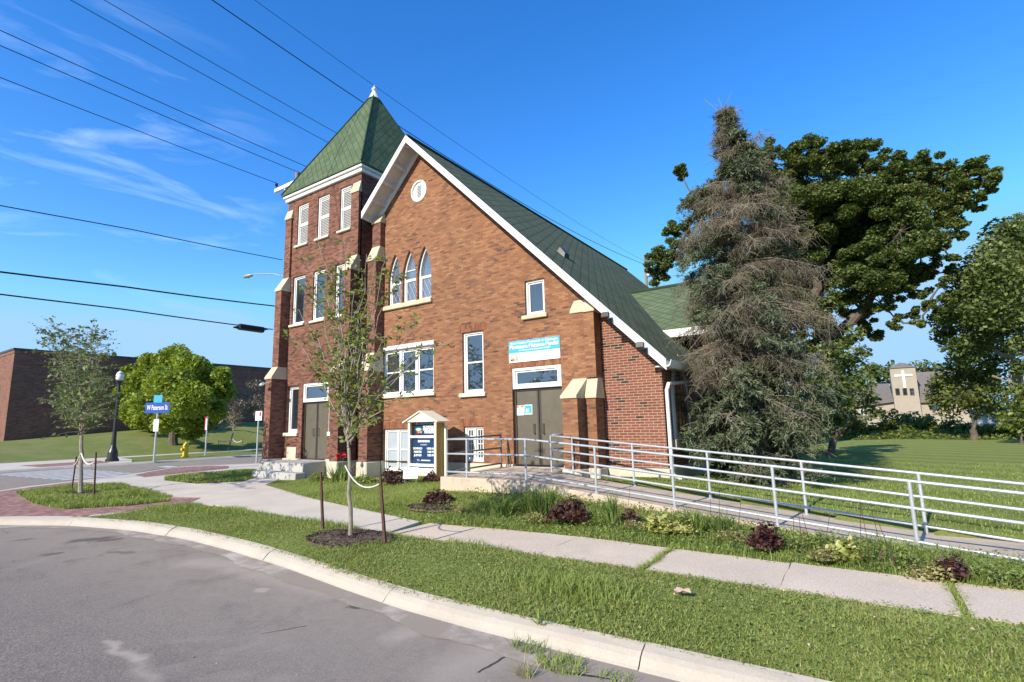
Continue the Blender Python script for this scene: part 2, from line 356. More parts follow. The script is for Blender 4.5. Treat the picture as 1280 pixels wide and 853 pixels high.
def turf(name, a, b, dry, dth=(.55, .75), stripes=False):
    t = NT(name); p = t.pos(); c = t.ramp(t.noise(2.2, 6, .7), [(.3, a), (.7, b)])
    if stripes:
        x = t.xyz(p); w = t.math('SINE', t.math('MULTIPLY', t.math('ADD', x[1], t.math('MULTIPLY', x[0], .55)), 3.2)); c = t.mix(t.math('MULTIPLY', t.math('ADD', w, 1), .22), c, tuple(k*1.6 for k in b))
    c = t.mix(t.ramp(t.noise(.45, 6, .7), [(dth[0], 0.0), (dth[1], 1.0)]), c, dry)
    f = t.ramp(t.noise(38, 3, .8), [(.3, 0.0), (.7, 1.0)]); c = t.mix(t.math('MULTIPLY', f, .55), c, tuple(k*.42 for k in a))
    return t.fin(c, .95, bump=t.noise(45, 4, .8), bs=.9, bd=.05, spec=.15)
M_turf = turf('turf_soil', (.075, .09, .026), (.115, .135, .04), (.19, .155, .08))
M_lawn = turf('mown_turf', (.215, .26, .062), (.30, .345, .09), (.38, .35, .15), (.55, .8), stripes=True)
M_berm = turf('berm_turf', (.20, .25, .065), (.27, .315, .09), (.37, .325, .145), (.45, .7))
M_ground = turf('far_ground', (.05, .07, .025), (.07, .09, .03), (.10, .09, .05))
M_mulch = plain('bark_mulch', (.12, .08, .058), .95, var=.5, sc=22, fine=40)
M_grass = leaf_mat('grass_blades', [(0, (.145, .19, .038)), (.35, (.225, .295, .062)), (.7, (.30, .36, .088)), (1, (.43, .42, .17))], .3, .5, .9)
M_grass2 = leaf_mat('dry_grass_blades', [(0, (.20, .21, .065)), (.4, (.33, .32, .11)), (.75, (.44, .39, .18)), (1, (.52, .44, .26))], .3, .55, 1.1)
M_weed = leaf_mat('weed_leaves', [(0, (.13, .19, .045)), (.5, (.21, .28, .066)), (1, (.32, .36, .11))], .3, .5, 2)
M_bark = plain('grey_bark', (.27, .23, .18), .9, var=.3, sc=9, fine=30)
M_dark = plain('dark_bark', (.11, .088, .066), .92, var=.35, sc=5, fine=20)
M_pale = plain('pale_bark', (.25, .205, .15), .9, var=.25, sc=4, fine=20)
M_sapl = leaf_mat('sapling_leaves', [(0, (.10, .145, .03)), (.5, (.185, .24, .05)), (1, (.30, .32, .08))], .35)
M_sapl2 = leaf_mat('grey_green_leaves', [(0, (0.083, 0.120, 0.045)), (.5, (0.143, 0.195, 0.075)), (1, (0.225, 0.270, 0.120))], .35)
M_oak = leaf_mat('oak_leaves', [(0, (.06, .092, .026)), (.5, (.118, .162, .048)), (.85, (.19, .22, .07)), (1, (.38, .34, .19))], .22, .45, .35)
M_maple = leaf_mat('maple_leaves', [(0, (.13, .19, .026)), (.5, (.23, .31, .042)), (1, (.40, .44, .075))], .35, .5, .4)
M_grit = plain('road_grit', (.33, .285, .24), .9, var=.45, sc=30)
M_rtree = leaf_mat('bright_green_leaves', [(0, (.055, .082, .02)), (.5, (.11, .145, .034)), (1, (.20, .22, .055))], .28, .5, .35)
M_hedge = leaf_mat('hedge_leaves', [(0, (.09, .125, .026)), (.5, (.165, .205, .044)), (1, (.26, .29, .075))], .3, .5, .6)
M_purple = leaf_mat('purple_grey_leaves', [(0, (0.128, 0.102, 0.085)), (.5, (0.204, 0.170, 0.136)), (1, (0.289, 0.255, 0.187))], .2)
M_spruce = leaf_mat('spruce_needles', [(0, (.07, .088, .048)), (.45, (.115, .145, .08)), (.8, (.16, .19, .11)), (1, (.26, .20, .10))], .12, .6, .9)
M_twig = leaf_mat('dead_spruce_twigs', [(0, (.095, .08, .054)), (.45, (.18, .152, .105)), (.8, (.29, .25, .18)), (1, (.46, .41, .32))], .0, .85, .9)
M_red = leaf_mat('burgundy_leaves', [(0, (.03, .016, .018)), (.45, (.085, .038, .036)), (.8, (.15, .068, .052)), (1, (.15, .16, .05))], .15, .45, 5)
M_hosta = leaf_mat('variegated_leaves', [(0, (.10, .16, .03)), (.35, (.32, .36, .09)), (.7, (.52, .50, .20)), (1, (.62, .58, .32))], .25, .5, 6)
M_iris = leaf_mat('sword_leaves', [(0, (0.075, 0.135, 0.033)), (.5, (0.150, 0.232, 0.053)), (1, (0.300, 0.330, 0.090))], .3, .45, 2)
M_flower = plain('red_petals', (.55, .025, .04), .5, var=.2, sc=40)
M_yel = plain('hydrant_yellow', (.75, .50, .02), .4, var=.08)
M_blue = plain('street_sign_blue', (.01, .07, .35), .4, var=.05)
M_cyan = plain('sign_cyan', (.055, .38, .68), .35, var=.04)
M_sgnw = plain('sign_white', (.80, .80, .80), .35, var=.03)
M_navy = plain('navy_board', (.012, .042, .12), .3, var=.08)
M_cream = plain('cream_wood', (.74, .68, .52), .5, var=.06, sc=4)
M_ochre = plain('ochre_wood', (.42, .26, .07), .55, var=.12, sc=6)
M_redp = plain('sign_red', (.60, .02, .03), .4, var=.05)
M_orange = plain('logo_orange', (.75, .30, .03), .4, var=.05)
M_lgrn = plain('logo_green', (.15, .45, .30), .4, var=.05)
M_grey = plain('printed_grey', (.38, .38, .38), .5, var=.05)
M_text = plain('white_lettering', (.82, .82, .82), .4, var=.02)
M_tan = plain('tan_siding', (.34, .285, .23), .8, var=.08, sc=2)
M_tanroof = plain('brown_grey_shingles', (.17, .145, .125), .9, var=.2, sc=3)
M_wire = plain('black_cable', (.012, .012, .014), .6, var=.1)
M_pole = plain('weathered_pole', (.23, .19, .15), .9, var=.25, sc=8)
M_lampgl = plain('frosted_lamp_glass', (.75, .75, .72), .25, var=.05)
M_leafd = plain('dried_leaf', (.46, .33, .25), .8, var=.2, sc=30)
M_stud = plain('stained_glass', (.20, .17, .07), .12, var=.9, sc=14, spec=.8)
M_lead = plain('lead_came', (.05, .05, .05), .6)
M_capdark = plain('dark_gutter_steel', (.06, .085, .075), .5)
M_mark = plain('road_paint', (.62, .61, .58), .7, var=.25, sc=6)
# ------------------------------------------------------------------ ground
def interp(x, xs, ys): return float(np.interp(x, xs, ys))
KX = [-21.5, -20.2, -18.2, -16.6, -15.0, -13.2, -11.4, -9.6, -8.0, -6.4, -5.1, -4.0, -3.0, 120]
KY = [2.9, 1.75, 1.75, 2.45, 3.40, 4.20, 4.58, 4.68, 4.60, 4.44, 4.24, 4.10, 4.05, 4.05]
def kerb_y(x): return interp(x, KX, KY)
def sw_near(x): return interp(x, [-13.3, -10, -6.6, -3, 1, 200], [6.35, 6.25, 6.06, 6.02, 5.92, 5.9])
def sw_far(x): return interp(x, [-14.3, -11, -6.9, -4, 1, 200], [8.8, 7.95, 7.02, 7.22, 6.98, 6.96])
Z1X = [-25, -18.5, -16.8, -15.6, -13, -10, -8, -4, 0, 2.5, 10, 200]; Z1Y = [.10, .10, .10, .15, .22, .34, .42, .50, .22, .08, .06, .06]
def H(x, y):
    if x < -13.6 and y < 8.6: return .10
    kn, sn, sf = kerb_y(x), sw_near(x), sw_far(x)
    if y <= sn:
        t = max(0, min(1, (y-kn)/max(sn-kn, .01))); return .135+.085*math.sin(math.pi*t)*(1 if x > -13 else 0)-.03*t
    if y <= sf: return .075
    if -6.2 < x < 3.5 and 9.55-.155*(x+6.08)-.02 < y < 10.75-.19*(x+4.17)+.02: return -.06
    t = max(0, min(1, (y-sf)/max(11.2-sf, .3))); s = t*t*(3-2*t)
    z = .10+(interp(x, Z1X, Z1Y)-.10)*s
    if y > 12 and x > -4: z += (.05-z)*max(0, min(1, (y-12)/7))
    return z
def grid(name, xs, ys_of, hf, mat, skirt=.35, kind='structure', parent=None):
    V = []; nx = len(xs); cols = []
    for x in xs: cols.append(ys_of(x))
    ny = len(cols[0])
    for x, c in zip(xs, cols):
        for y in c: V.append((x, y, hf(x, y)))
    q = [(i*ny+j, (i+1)*ny+j, (i+1)*ny+j+1, i*ny+j+1) for i in range(nx-1) for j in range(ny-1)]
    o = npmesh(name, V, q, None, mat, smooth=True); tag(o, kind=kind); return o
_xs = list(np.concatenate([np.arange(-21.4, -14, .5), np.arange(-14, 4, .25), np.arange(4, 12, 1), [14, 18, 25, 35, 50, 80, 120]]))
def _cols(x):
    k = kerb_y(x)-.02; a, b = max(sw_near(x), k+.3), max(sw_far(x), k+.8)
    return list(np.concatenate([np.linspace(k, a-.02, 9), [a+.02], np.linspace(b-.02, 12, 22), [12.6, 13.3, 14.2, 15.5, 17, 19, 22, 26, 32, 40, 60, 90, 130]]))
grid('lawn', _xs, _cols, H, M_lawn)
# the wide world below everything
tag(npmesh('ground', [(-3000, -3000, -.12), (3000, -3000, -.12), (3000, 3000, -.12), (-3000, 3000, -.12)], [(0, 1, 2, 3)], None, M_ground), kind='structure')
tag(npmesh('street', [(-35.2, -60, .02), (120, -60, .02), (120, 7, .02), (-21, 7, .02), (-21, 160, .02), (-35.2, 160, .02)], [(0, 1, 2, 5), (2, 3, 4, 5)], None, M_asph), kind='structure')
# kerb: a swept profile in cast lengths with open joints
def kerb(name, path, off_in, mat, joints=3.0, top=.14, w=.17, skip=0):
    P = [Vector((x, y, 0)) for x, y in path]
    # resample
    L = [0]
    for i in range(1, len(P)): L.append(L[-1]+(P[i]-P[i-1]).length)
    def pt(s): return Vector((interp(s, L, [p.x for p in P]), interp(s, L, [p.y for p in P]), 0))
    mb = MB(); s = 0.0
    while s < L[-1]-.3:
        e = min(s+joints*random.uniform(.9, 1.12), L[-1]); n = max(2, int((e-s)/.35)); rings = []
        dz = random.uniform(-.006, .006)
        for i in range(n+1):
            q = s+.006+(e-s-.012)*i/n; p = pt(q); d = (pt(min(q+.3, L[-1]))-pt(max(q-.3, 0))).normalized(); nr = Vector((d.y, -d.x, 0))*off_in
            wob = lambda a: random.uniform(-a, a)
            prof = [(0, -.15), (0, top+.004), (.02, top+.012), (w*.34, top+wob(.003)), (w*.66, top-.022+wob(.003)), (w*.9, top-.052+wob(.003)), (w+.02, .045), (w+.05, .022), (w+.055, -.15)]
            rings.append([mb.bm.verts.new((p+nr*a)+Vector((0, 0, z+dz))) for a, z in prof])
        for i in range(n):
            for k in range(len(prof)-1): mb.bm.faces.new((rings[i][k], rings[i][k+1], rings[i+1][k+1], rings[i+1][k]))
        mb.bm.faces.new(rings[0]); mb.bm.faces.new(rings[-1][::-1]); s = e
    bmesh.ops.recalc_face_normals(mb.bm, faces=mb.bm.faces[:])
    o = mb.build(name, mat); tag(o, kind='structure'); return o
_kp = [(x, kerb_y(x)) for x in np.arange(-21.5, 30, .4)]
kerb('kerb', _kp, 1, M_kerb)
_mk = [(-21.5, 2.9), (-22.4, 4.6), (-23.4, 5.7), (-24.1, 7.0), (-24.7, 8.5), (-25.8, 9.9), (-27.4, 11.5), (-27.6, 12.3), (-26.9, 13.2), (-26.0, 14.3), (-25.4, 15.2), (-25.2, 20), (-25.2, 120)]
kerb('kerb', _mk[::-1], 1, M_kerb, top=.12)
kerb('kerb', [(-35.2, -40), (-35.2, 2), (-35.4, 10), (-34.8, 14), (-34.6, 20), (-34.6, 130)], 1, M_kerb, top=.12)
# concrete gutter pan in front of the street kerb
_gv = []; _gx = np.arange(-21, 30, .14)
for i, x in enumerate(_gx):
    w = .27+.05*math.sin(x*1.7)+.03*math.sin(x*5.1)+random.uniform(-.02, .02); _gv += [(x, kerb_y(x)-.19, .026), (x, kerb_y(x)-.19-w, .025)]
tag(npmesh('gutter', _gv, [(2*i, 2*i+1, 2*i+3, 2*i+2) for i in range(len(_gx)-1)], None, M_gut), kind='structure')
def sheet(name, pts, z, mat, kind='structure', thick=.2, h=None):
    mb = MB(); bm = mb.bm
    top = [bm.verts.new((p[0], p[1], z if h is None else h(p[0], p[1]))) for p in pts]
    es = [bm.edges.new((top[i], top[(i+1) % len(top)])) for i in range(len(top))]
    bmesh.ops.triangle_fill(bm, use_beauty=True, edges=es)
    bot = [bm.verts.new((v.co.x, v.co.y, v.co.z-thick)) for v in top]
    for i in range(len(top)):
        j = (i+1) % len(top); bm.faces.new((top[i], top[j], bot[j], bot[i]))
    bmesh.ops.recalc_face_normals(bm, faces=bm.faces[:])
    for f in bm.faces:
        if abs(f.normal.z) > .9 and f.normal.z < 0: f.normal_flip()
    return tag(mb.build(name, mat), kind=kind)
# new concrete around the corner
_corner = [(-6.72, 7.02), (-6.52, 6.02), (-9.5, 6.22), (-12.4, 6.42), (-13.9, 6.1), (-13.75, 4.0), (-15.05, 3.42), (-16.6, 2.46), (-18.2, 1.76), (-20.2, 1.76), (-21.4, 2.95), (-22.35, 4.65), (-23.35, 5.75),
           (-24.05, 7.05), (-24.65, 8.55), (-25.7, 9.95), (-27.2, 11.6), (-27.4, 12.3), (-26.8, 13.1), (-25.9, 14.2), (-25.3, 15.2), (-25.1, 20), (-25.1, 60), (-22.6, 60), (-22.2, 13.4), (-19.6, 11.8), (-19.2, 10.9), (-17.0, 10.9), (-15.4, 9.35), (-11.0, 8.0)]
sheet('sidewalk', _corner, .122, M_newc)
# old aggregate pavement: separate slabs with grassy gaps
def old_walk():
    x = -6.50; mb = MB(); k = 0; global GAPS; GAPS = []
    while x < 34:
        w = random.uniform(1.38, 1.46); gap = .012 if k % 2 else random.uniform(.035, .06)
        if k == 0: gap = .012
        a = [(x, sw_near(x)+random.uniform(-.02, .02)), (x+w-gap, sw_near(x+w)+random.uniform(-.02, .02)), (x+w-gap, sw_far(x+w)+random.uniform(-.02, .02)), (x, sw_far(x)+random.uniform(-.02, .02))]
        GAPS.append((x+w-gap/2, gap)); tz = random.uniform(-.008, .008)
        # irregular broken corners
        pts = []
        for i in range(4):
            p, q = Vector((*a[i], 0)), Vector((*a[(i+1) % 4], 0)); n = 6 if i % 2 == 0 else 4
            for j in range(n):
                r = p.lerp(q, j/n); pts.append((r.x+random.uniform(-.008, .008), r.y+random.uniform(-.012, .012), .112+tz+.004*(i in (2, 3))))
        mb.prism([(p[0], p[1], p[2]-.14) for p in pts], (0, 0, .14)); x += w; k += 1
    return tag(mb.build('sidewalk', M_walk), kind='structure')
old_walk()
# brick paving fields and pale edging
sheet('brick_paving', [(-13.55, 4.35), (-15.05, 3.6), (-16.6, 2.65), (-18.2, 1.95), (-20.0, 1.95), (-21.2, 3.1), (-22.05, 4.65), (-22.9, 5.75), (-23.5, 7.0), (-22.6, 7.35), (-21.6, 6.6), (-22.3, 5.4), (-20.9, 5.2), (-17.4, 4.5), (-15.2, 4.5), (-14.6, 5.3), (-14.35, 6.15), (-15.0, 6.65), (-14.2, 6.9), (-13.2, 6.1), (-13.4, 5.1)], .127, M_pav)
sheet('brick_paving', [(-24.6, 9.35), (-25.7, 10.3), (-27.0, 11.75), (-27.1, 12.4), (-26.4, 13.2), (-25.3, 13.5), (-23.7, 12.6), (-23.3, 10.6), (-22.8, 9.0)], .127, M_pav)
sheet('verge_bed', [(-20.7, 4.95), (-17.3, 4.5), (-15.2, 4.5), (-14.55, 5.3), (-14.35, 6.1), (-15.2, 6.58), (-20.3, 7.25), (-21.6, 6.6), (-21.7, 5.8)], .131, M_turf)
sheet('verge_bed', [(-20.6, 8.75), (-18.1, 8.65), (-17.2, 9.6), (-18.2, 10.75), (-19.7, 11.7), (-21.6, 12.6), (-22.4, 10.9), (-21.9, 9.3)], .131, M_turf)
sheet('concrete_edging', [(-13.55, 4.42), (-13.35, 4.3), (-13.05, 5.05), (-13.0, 6.15), (-13.25, 6.2), (-13.35, 5.15)], .133, M_newc)
# crosswalk bars
for i in range(9):
    x = -34.2+i*.92
    tag(npmesh('crosswalk_marking', [(x, 7.2+.05*i, .0245), (x+.42, 7.2+.05*i, .0245), (x+.42, 10.3, .0245), (x, 10.3, .0245)], [(0, 1, 2, 3)], None, M_mark), kind='structure')
tag(npmesh('road_marking', [(-30.6, 12.6, .0245), (-25.9, 12.6, .0245), (-26.3, 13.1, .0245), (-30.6, 13.1, .0245)][::1], [(0, 1, 2, 3)], None, M_mark), kind='structure')
# far side of the main road
def HB(x, y):
    e = interp(y, [-40, 2, 10, 14, 20, 130], [-35.38, -35.38, -35.58, -34.98, -34.78, -34.78])
    t = max(0, min(1, (-45.2-x)/13)); s = t*t*(3-2*t)
    return .105+(1.2+.075*max(0, min(y-13, 18)))*s
_bx = [-150, -110, -80, -66, -62, -60, -58, -56, -54, -52, -50, -48, -47, -46, -45, -43, -40, -37.5]
def _bcols(x): return list(np.concatenate([[-60, -30, -10], np.arange(-4, 70, 3.), [80, 100, 130]]))
def _edge(x): return _bcols(x)
V = []; xs2 = _bx+[None]
_ys = _bcols(0)
for x in xs2:
    for y in _ys:
        xx = interp(y, [-40, 2, 10, 14, 20, 130], [-35.38, -35.38, -35.58, -34.98, -34.78, -34.78]) if x is None else x
        V.append((xx, y, HB(xx, y)))
ny = len(_ys)
tag(npmesh('lawn', V, [(i*ny+j, (i+1)*ny+j, (i+1)*ny+j+1, i*ny+j+1) for i in range(len(xs2)-1) for j in range(ny-1)], None, M_berm, smooth=True), kind='structure')
sheet('sidewalk', [(-44.6, -40), (-42.6, -40), (-42.6, 15.5), (-42.9, 60), (-43.9, 60), (-44.6, 15.5)], .122, M_newc)
sheet('sidewalk', [(-42.55, 7.2), (-35.6, 7.2), (-35.6, 10), (-35.25, 13.2), (-39, 14.6), (-42.55, 15.2)], .126, M_newc)
sheet('brick_paving', [(-39.8, 9.4), (-36.3, 9.4), (-36.0, 12.4), (-39.8, 13.2)], .131, M_pav)
# ------------------------------------------------------------------ the church
YF = 12.0                                   # facade plane
CHU = thing('church', (-11, 12, .3), 'red brick church with a green pyramid tower roof and a steep white edged gable', 'church')
XA, ZA, SL = -11.57, 11.27, 1.01            # apex of the roof plane (top surface)
def zroof(x): return ZA-SL*abs(x-XA)
XC = -3.82                                  # right corner of the nave
XW = -5.30                                  # where the newer brickwork begins
def fr(px0, py0, px1, py1, Y=YF):
    a, b = at(px0, py0, Y), at(px1, py1, Y); return (min(a.x, b.x), max(a.x, b.x), min(a.z, b.z), max(a.z, b.z))
def rect(r): return [(r[0], r[2]), (r[1], r[2]), (r[1], r[3]), (r[0], r[3])]
def fpt(Y): return lambda u, v, w: Vector((u, Y+w, v))
def lancet(x0, x1, z0, zs, zt, n=9):
    a = (x1-x0)/2; c = (x0+x1)/2; h = zt-zs; Rr = (h*h+a*a)/(2*a); th = math.asin(min(1, h/Rr)); pts = [(x0, z0), (x1, z0), (x1, zs)]
    for i in range(1, n): t = th*i/n; pts.append((x1-Rr+Rr*math.cos(t), zs+Rr*math.sin(t)))
    pts.append((c, zt))
    for i in range(n-1, 0, -1): t = th*i/n; pts.append((x0+Rr-Rr*math.cos(t), zs+Rr*math.sin(t)))
    pts.append((x0, zs)); return pts
def inset(pts, d):
    # polygon offset inwards (counter-clockwise loop)
    out = []; n = len(pts)
    for i in range(n):
        p0, p1, p2 = Vector(pts[i-1]).to_2d() if len(pts[i-1]) > 2 else Vector(pts[i-1]), Vector(pts[i]), Vector(pts[(i+1) % n])
        a = (p1-p0).normalized(); b = (p2-p1).normalized(); na = Vector((-a.y, a.x)); nb = Vector((-b.y, b.x)); m = (na+nb)
        if m.length < 1e-6: m = na
        m.normalize(); k = d/max(.35, m.dot(na)); out.append((p1.x+m.x*k, p1.y+m.y*k))
    return out
def ring(mb, outer, inner, y0, y1, f=None):
    """a flat frame between two loops, from depth y0 (front) to y1"""
    f = f or (lambda u, v, y: Vector((u, y, v))); bm = mb.bm; n = len(outer)
    A = [bm.verts.new(f(*p, y0)) for p in outer]; B = [bm.verts.new(f(*p, y0)) for p in inner]
    C = [bm.verts.new(f(*p, y1)) for p in outer]; D = [bm.verts.new(f(*p, y1)) for p in inner]
    for i in range(n):
        j = (i+1) % n
        bm.faces.new((A[i], A[j], B[j], B[i])); bm.faces.new((B[i], B[j], D[j], D[i])); bm.faces.new((A[j], A[i], C[i], C[j]))
    bmesh.ops.recalc_face_normals(bm, faces=bm.faces[:])
def frect(mb, r, w, y0, y1): ring(mb, rect(r), rect((r[0]+w, r[1]-w, r[2]+w, r[3]-w)), y0, y1)
def pane(name, r, y, parent, mat=None):
    mb = MB(); mb.box(r[0], r[1], y, y+.012, r[2], r[3]); return mb.build(name, mat or M_glass, parent)
def sill(r, parent, Y=YF, over=.09, h=.11, out=.09, mat=None):
    mb = MB(); mb.box(r[0]-over, r[1]+over, Y-out, Y+.12, r[2]-h, r[2], .012); return mb.build('sill', mat or M_sill, parent)
# openings on the main facade
O_up = fr(655.6, 351.8, 681.2, 391.5)
O_mid = fr(577.8, 416.5, 605.0, 490.6)
O_big = fr(478.6, 434.5, 542.0, 490.5)
O_tran = fr(639.6, 460.8, 702.0, 482.5)
O_door = (O_tran[0], O_tran[1], .64, O_tran[2])
O_dr = (O_door[0], O_door[1], O_door[2], O_tran[3])
O_bl = fr(479.5, 536.5, 513, 588); O_bl = (max(O_bl[0], -13.12), O_bl[1], .38, O_bl[3])
O_br = fr(579.5, 533.5, 604.8, 580); O_br = (O_br[0], O_br[1], .74, O_br[3])
a0, a1 = at(484.2, 383, YF), at(540, 374, YF); zsA = at(540, 341, YF).z; ztA = at(530.5, 308.8, YF).z; zbA = at(540.3, 372.1, YF).z
wA = (a1.x-a0.x)/3
LAN = [lancet(a0.x+wA*i+.035, a0.x+wA*(i+1)-.035, zbA, zsA, ztA+.04) for i in range(3)]
vc = at(523.5, 238.8, YF); RV = .36
CIRC = [(vc.x+RV*.98*math.cos(2*math.pi*k/28), vc.z+RV*1.05*math.sin(2*math.pi*k/28)) for k in range(28)]
XL = -13.62
zfund = .70
def roofcut(x): return zroof(x)-.26
mb = MB(); outer = [(XL, zfund), (XW, zfund), (XW, roofcut(XW)), (XA, roofcut(XA)), (XL, roofcut(XL))]
holes = [rect(O_up), rect(O_mid), rect(O_big), rect((O_dr[0], O_dr[1], zfund+.002, O_dr[3])), rect((O_bl[0], O_bl[1], zfund+.002, O_bl[3])), rect(O_br), CIRC]+LAN
wall_holes(mb, outer, holes, fpt(YF), .28)
W_old = mb.build('front_wall', M_old, CHU)
mb = MB(); outer = [(XW, zfund-.0), (XC, zfund), (XC, roofcut(XC)), (XW, roofcut(XW))]
wall_holes(mb, outer, [], fpt(YF+.03), .3, back=True)
mb.box(XC-.3, XC, YF+.332, 30.7, .55, roofcut(XC)+.02)
# arched side window opening is set as a proud frame on the side wall
W_new = mb.build('side_wall', M_new, CHU); W_new['label'] = 'newer red brickwork with scattered black bricks and pale joints'
# foundations
mb = MB(); mb.box(XL, O_bl[0]-.004, YF-.06, YF+.3, .0, zfund, .01); mb.build('foundation', M_found, CHU); mb = MB(); mb.box(O_bl[1]+.004, O_dr[0]-.004, YF-.06, YF+.3, .0, zfund, .01); mb.build('foundation', M_found, CHU); mb = MB(); mb.box(O_dr[1]+.004, XW, YF-.06, YF+.3, .0, zfund, .01); mb.build('foundation', M_found, CHU)
mb = MB(); mb.box(XW+.004, XC+.05, YF-.035, YF+.36, .1, zfund-.01, .012); mb.build('foundation', M_found, CHU); mb = MB(); mb.box(XC-.2, XC+.05, YF+.364, 30.8, .1, zfund-.01, .012)
mb.build('foundation', M_found, CHU)
# interior backing so that panes have a dark room behind them
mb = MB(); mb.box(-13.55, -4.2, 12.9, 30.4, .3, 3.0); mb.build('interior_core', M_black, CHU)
# ---------- windows
def sash(r, parent, Y, rails=1, fw=.045, bars=None, cover=M_glass):
    """one sash: frame, mid rail, pane behind"""
    mb = MB(); frect(mb, r, fw, Y, Y+.045)
    for k in range(rails):
        z = r[2]+(r[3]-r[2])*(k+1)/(rails+1); mb.box(r[0]+fw, r[1]-fw, Y-.006, Y+.04, z-.022, z+.022)
    if bars:
        for i in range(1, bars[0]): x = r[0]+(r[1]-r[0])*i/bars[0]; mb.box(x-.011, x+.011, Y+.002, Y+.03, r[2]+fw, r[3]-fw)
        for i in range(1, bars[1]): z = r[2]+(r[3]-r[2])*i/bars[1]; mb.box(r[0]+fw, r[1]-fw, Y+.003, Y+.029, z-.011, z+.011)
    s = mb.build('sash', M_white, parent)
    pane('pane', (r[0]+fw*.5, r[1]-fw*.5, r[2]+fw*.5, r[3]-fw*.5), Y+.025, parent, cover); return s
def window(r, Y=YF, cols=1, rails=1, fw=.06, depth=.07, bars=None, cover=None, sl=True, name='window', smat=None, so=.09, sh=.11):
    mb = MB(); frect(mb, r, fw, Y+depth, Y+depth+.1)
    ir = (r[0]+fw, r[1]-fw, r[2]+fw, r[3]-fw); w = (ir[1]-ir[0])/cols
    for i in range(1, cols): x = ir[0]+w*i; mb.box(x-.045, x+.045, Y+depth-.006, Y+depth+.1, ir[2], ir[3])
    o = mb.build(name, M_white, CHU)
    for i in range(cols):
        g = .045 if cols > 1 else 0
        sash((ir[0]+w*i+(g if i else 0)+.003, ir[0]+w*(i+1)-(g if i < cols-1 else 0)-.003, ir[2]+.003, ir[3]-.003), o, Y+depth+.035, rails, bars=bars, cover=cover or M_glass)
    if sl: sill(r, o, Y, mat=smat, over=so, h=sh)
    return o
window(O_up, rails=0, smat=M_stone)
window(O_mid, rails=1, smat=M_sill)
ob = window((O_big[0], O_big[1], O_big[2], O_big[3]-.14), cols=3, rails=1, sh=.1)
mb = MB(); mb.box(O_big[0]-.02, O_big[1]+.02, YF-.03, YF+.1, O_big[3]-.14, O_big[3], .012); mb.build('head_board', M_white, ob)
mb = MB(); mb.box(O_big[0], O_big[1], YF-.05, YF+.1, O_big[2]-.0, O_big[2]+.05); mb.build('apron', M_white, ob)
window(O_bl, cols=2, rails=1, cover=M_frost, sl=False)
ob = window(O_br, cols=2, rails=0, bars=(2, 4), sl=False)
# lancets
for i, L in enumerate(LAN):
    Lo = inset(L, .0); Li = inset(L, .06)
    mb = MB(); ring(mb, Lo, Li, YF+.09, YF+.2); o = mb.build('lancet_window', M_white, CHU)
    x0, x1 = L[0][0], L[1][0]
    mb = MB(); mb.face([(p[0], YF+.16, p[1]) for p in Li]); mb.build('pane', M_skyglass, o)
    mb = MB(); zt = zsA-.03; mb.box(x0+.05, x1-.05, YF+.12, YF+.17, zt-.028, zt+.028)
    frect(mb, (x0+.06, x1-.06, zbA+.05, zt-.02), .035, YF+.125, YF+.17); mb.build('sash', M_white, o)
    if i == 1:
        mb = MB(); mb.box(x0+.06, x1-.06, YF+.13, YF+.16, zsA+.28, zsA+.31); mb.build('sash', M_white, o)
    mb = MB(); n = 5; xs0, xs1, z0, z1 = x0+.09, x1-.09, zbA+.09, zt-.05; st = (xs1-xs0)/2.2
    for k in range(-5, 6):
        for sg in (1, -1):
            # clip the diagonal to the sash
            pts = []
            for tt in np.linspace(0, 1, 41):
                z = z0+(z1-z0)*tt; x = (xs0+xs1)/2+k*st+sg*(z-(z0+z1)/2)/1.9
                if xs0 <= x <= xs1: pts.append((x, YF+.152, z))
            if len(pts) > 1: mb.tube([pts[0], pts[-1]], .004, 4)
    mb.build('lattice', M_trim, o)
mb = MB(); mb.box(a0.x-.14, a1.x+.02, YF-.09, YF+.1, zbA-.15, zbA, .015); ls = mb.build('lancet_sill', M_stone, CHU)
for i in (1, 2):
    mb = MB(); x = a0.x+wA*i; mb.box(x-.034, x+.034, YF+.03, YF+.2, zbA, zsA-.2); mb.build('mullion', M_white, CHU)
# round vent
mb = MB(); ring(mb, CIRC, [(vc.x+(u-vc.x)*.86, vc.z+(v-vc.z)*.86) for u, v in CIRC], YF-.015, YF+.1)
V = MB(); o = mb.build('round_vent', M_white, CHU)
mb = MB(); mb.face([(vc.x+(u-vc.x)*.87, YF+.03, vc.z+(v-vc.z)*.87) for u, v in CIRC][::-1]); mb.build('disc', M_white, o)
mb = MB()
for k in range(8):
    z = vc.z-.2+k*.052; mb.hexa([(vc.x-.09, YF+.028, z), (vc.x+.09, YF+.028, z), (vc.x+.09, YF+.02, z), (vc.x-.09, YF+.02, z)], [(vc.x-.09, YF+.028, z+.03), (vc.x+.09, YF+.028, z+.03), (vc.x+.09, YF-.0, z+.012), (vc.x-.09, YF-.0, z+.012)])
mb.build('louvre', M_grey, o)
# soldier courses
def soldier(x0, x1, z, h=.22, Y=YF, mat=None):
    mb = MB(); mb.box(x0, x1, Y-.006, Y+.05, z, z+h); mb.build('soldier_course', mat or M_sold, CHU)
soldier(O_dr[0]-.1, O_dr[1]+.08, O_dr[3]+.003, .15); soldier(O_mid[0]-.12, O_mid[1]+.12, O_mid[3]+.003)
soldier(O_bl[0]-.1, O_bl[1]+.1, O_bl[3]+.003); soldier(O_br[0]-.1, O_br[1]+.1, O_br[3]+.003)
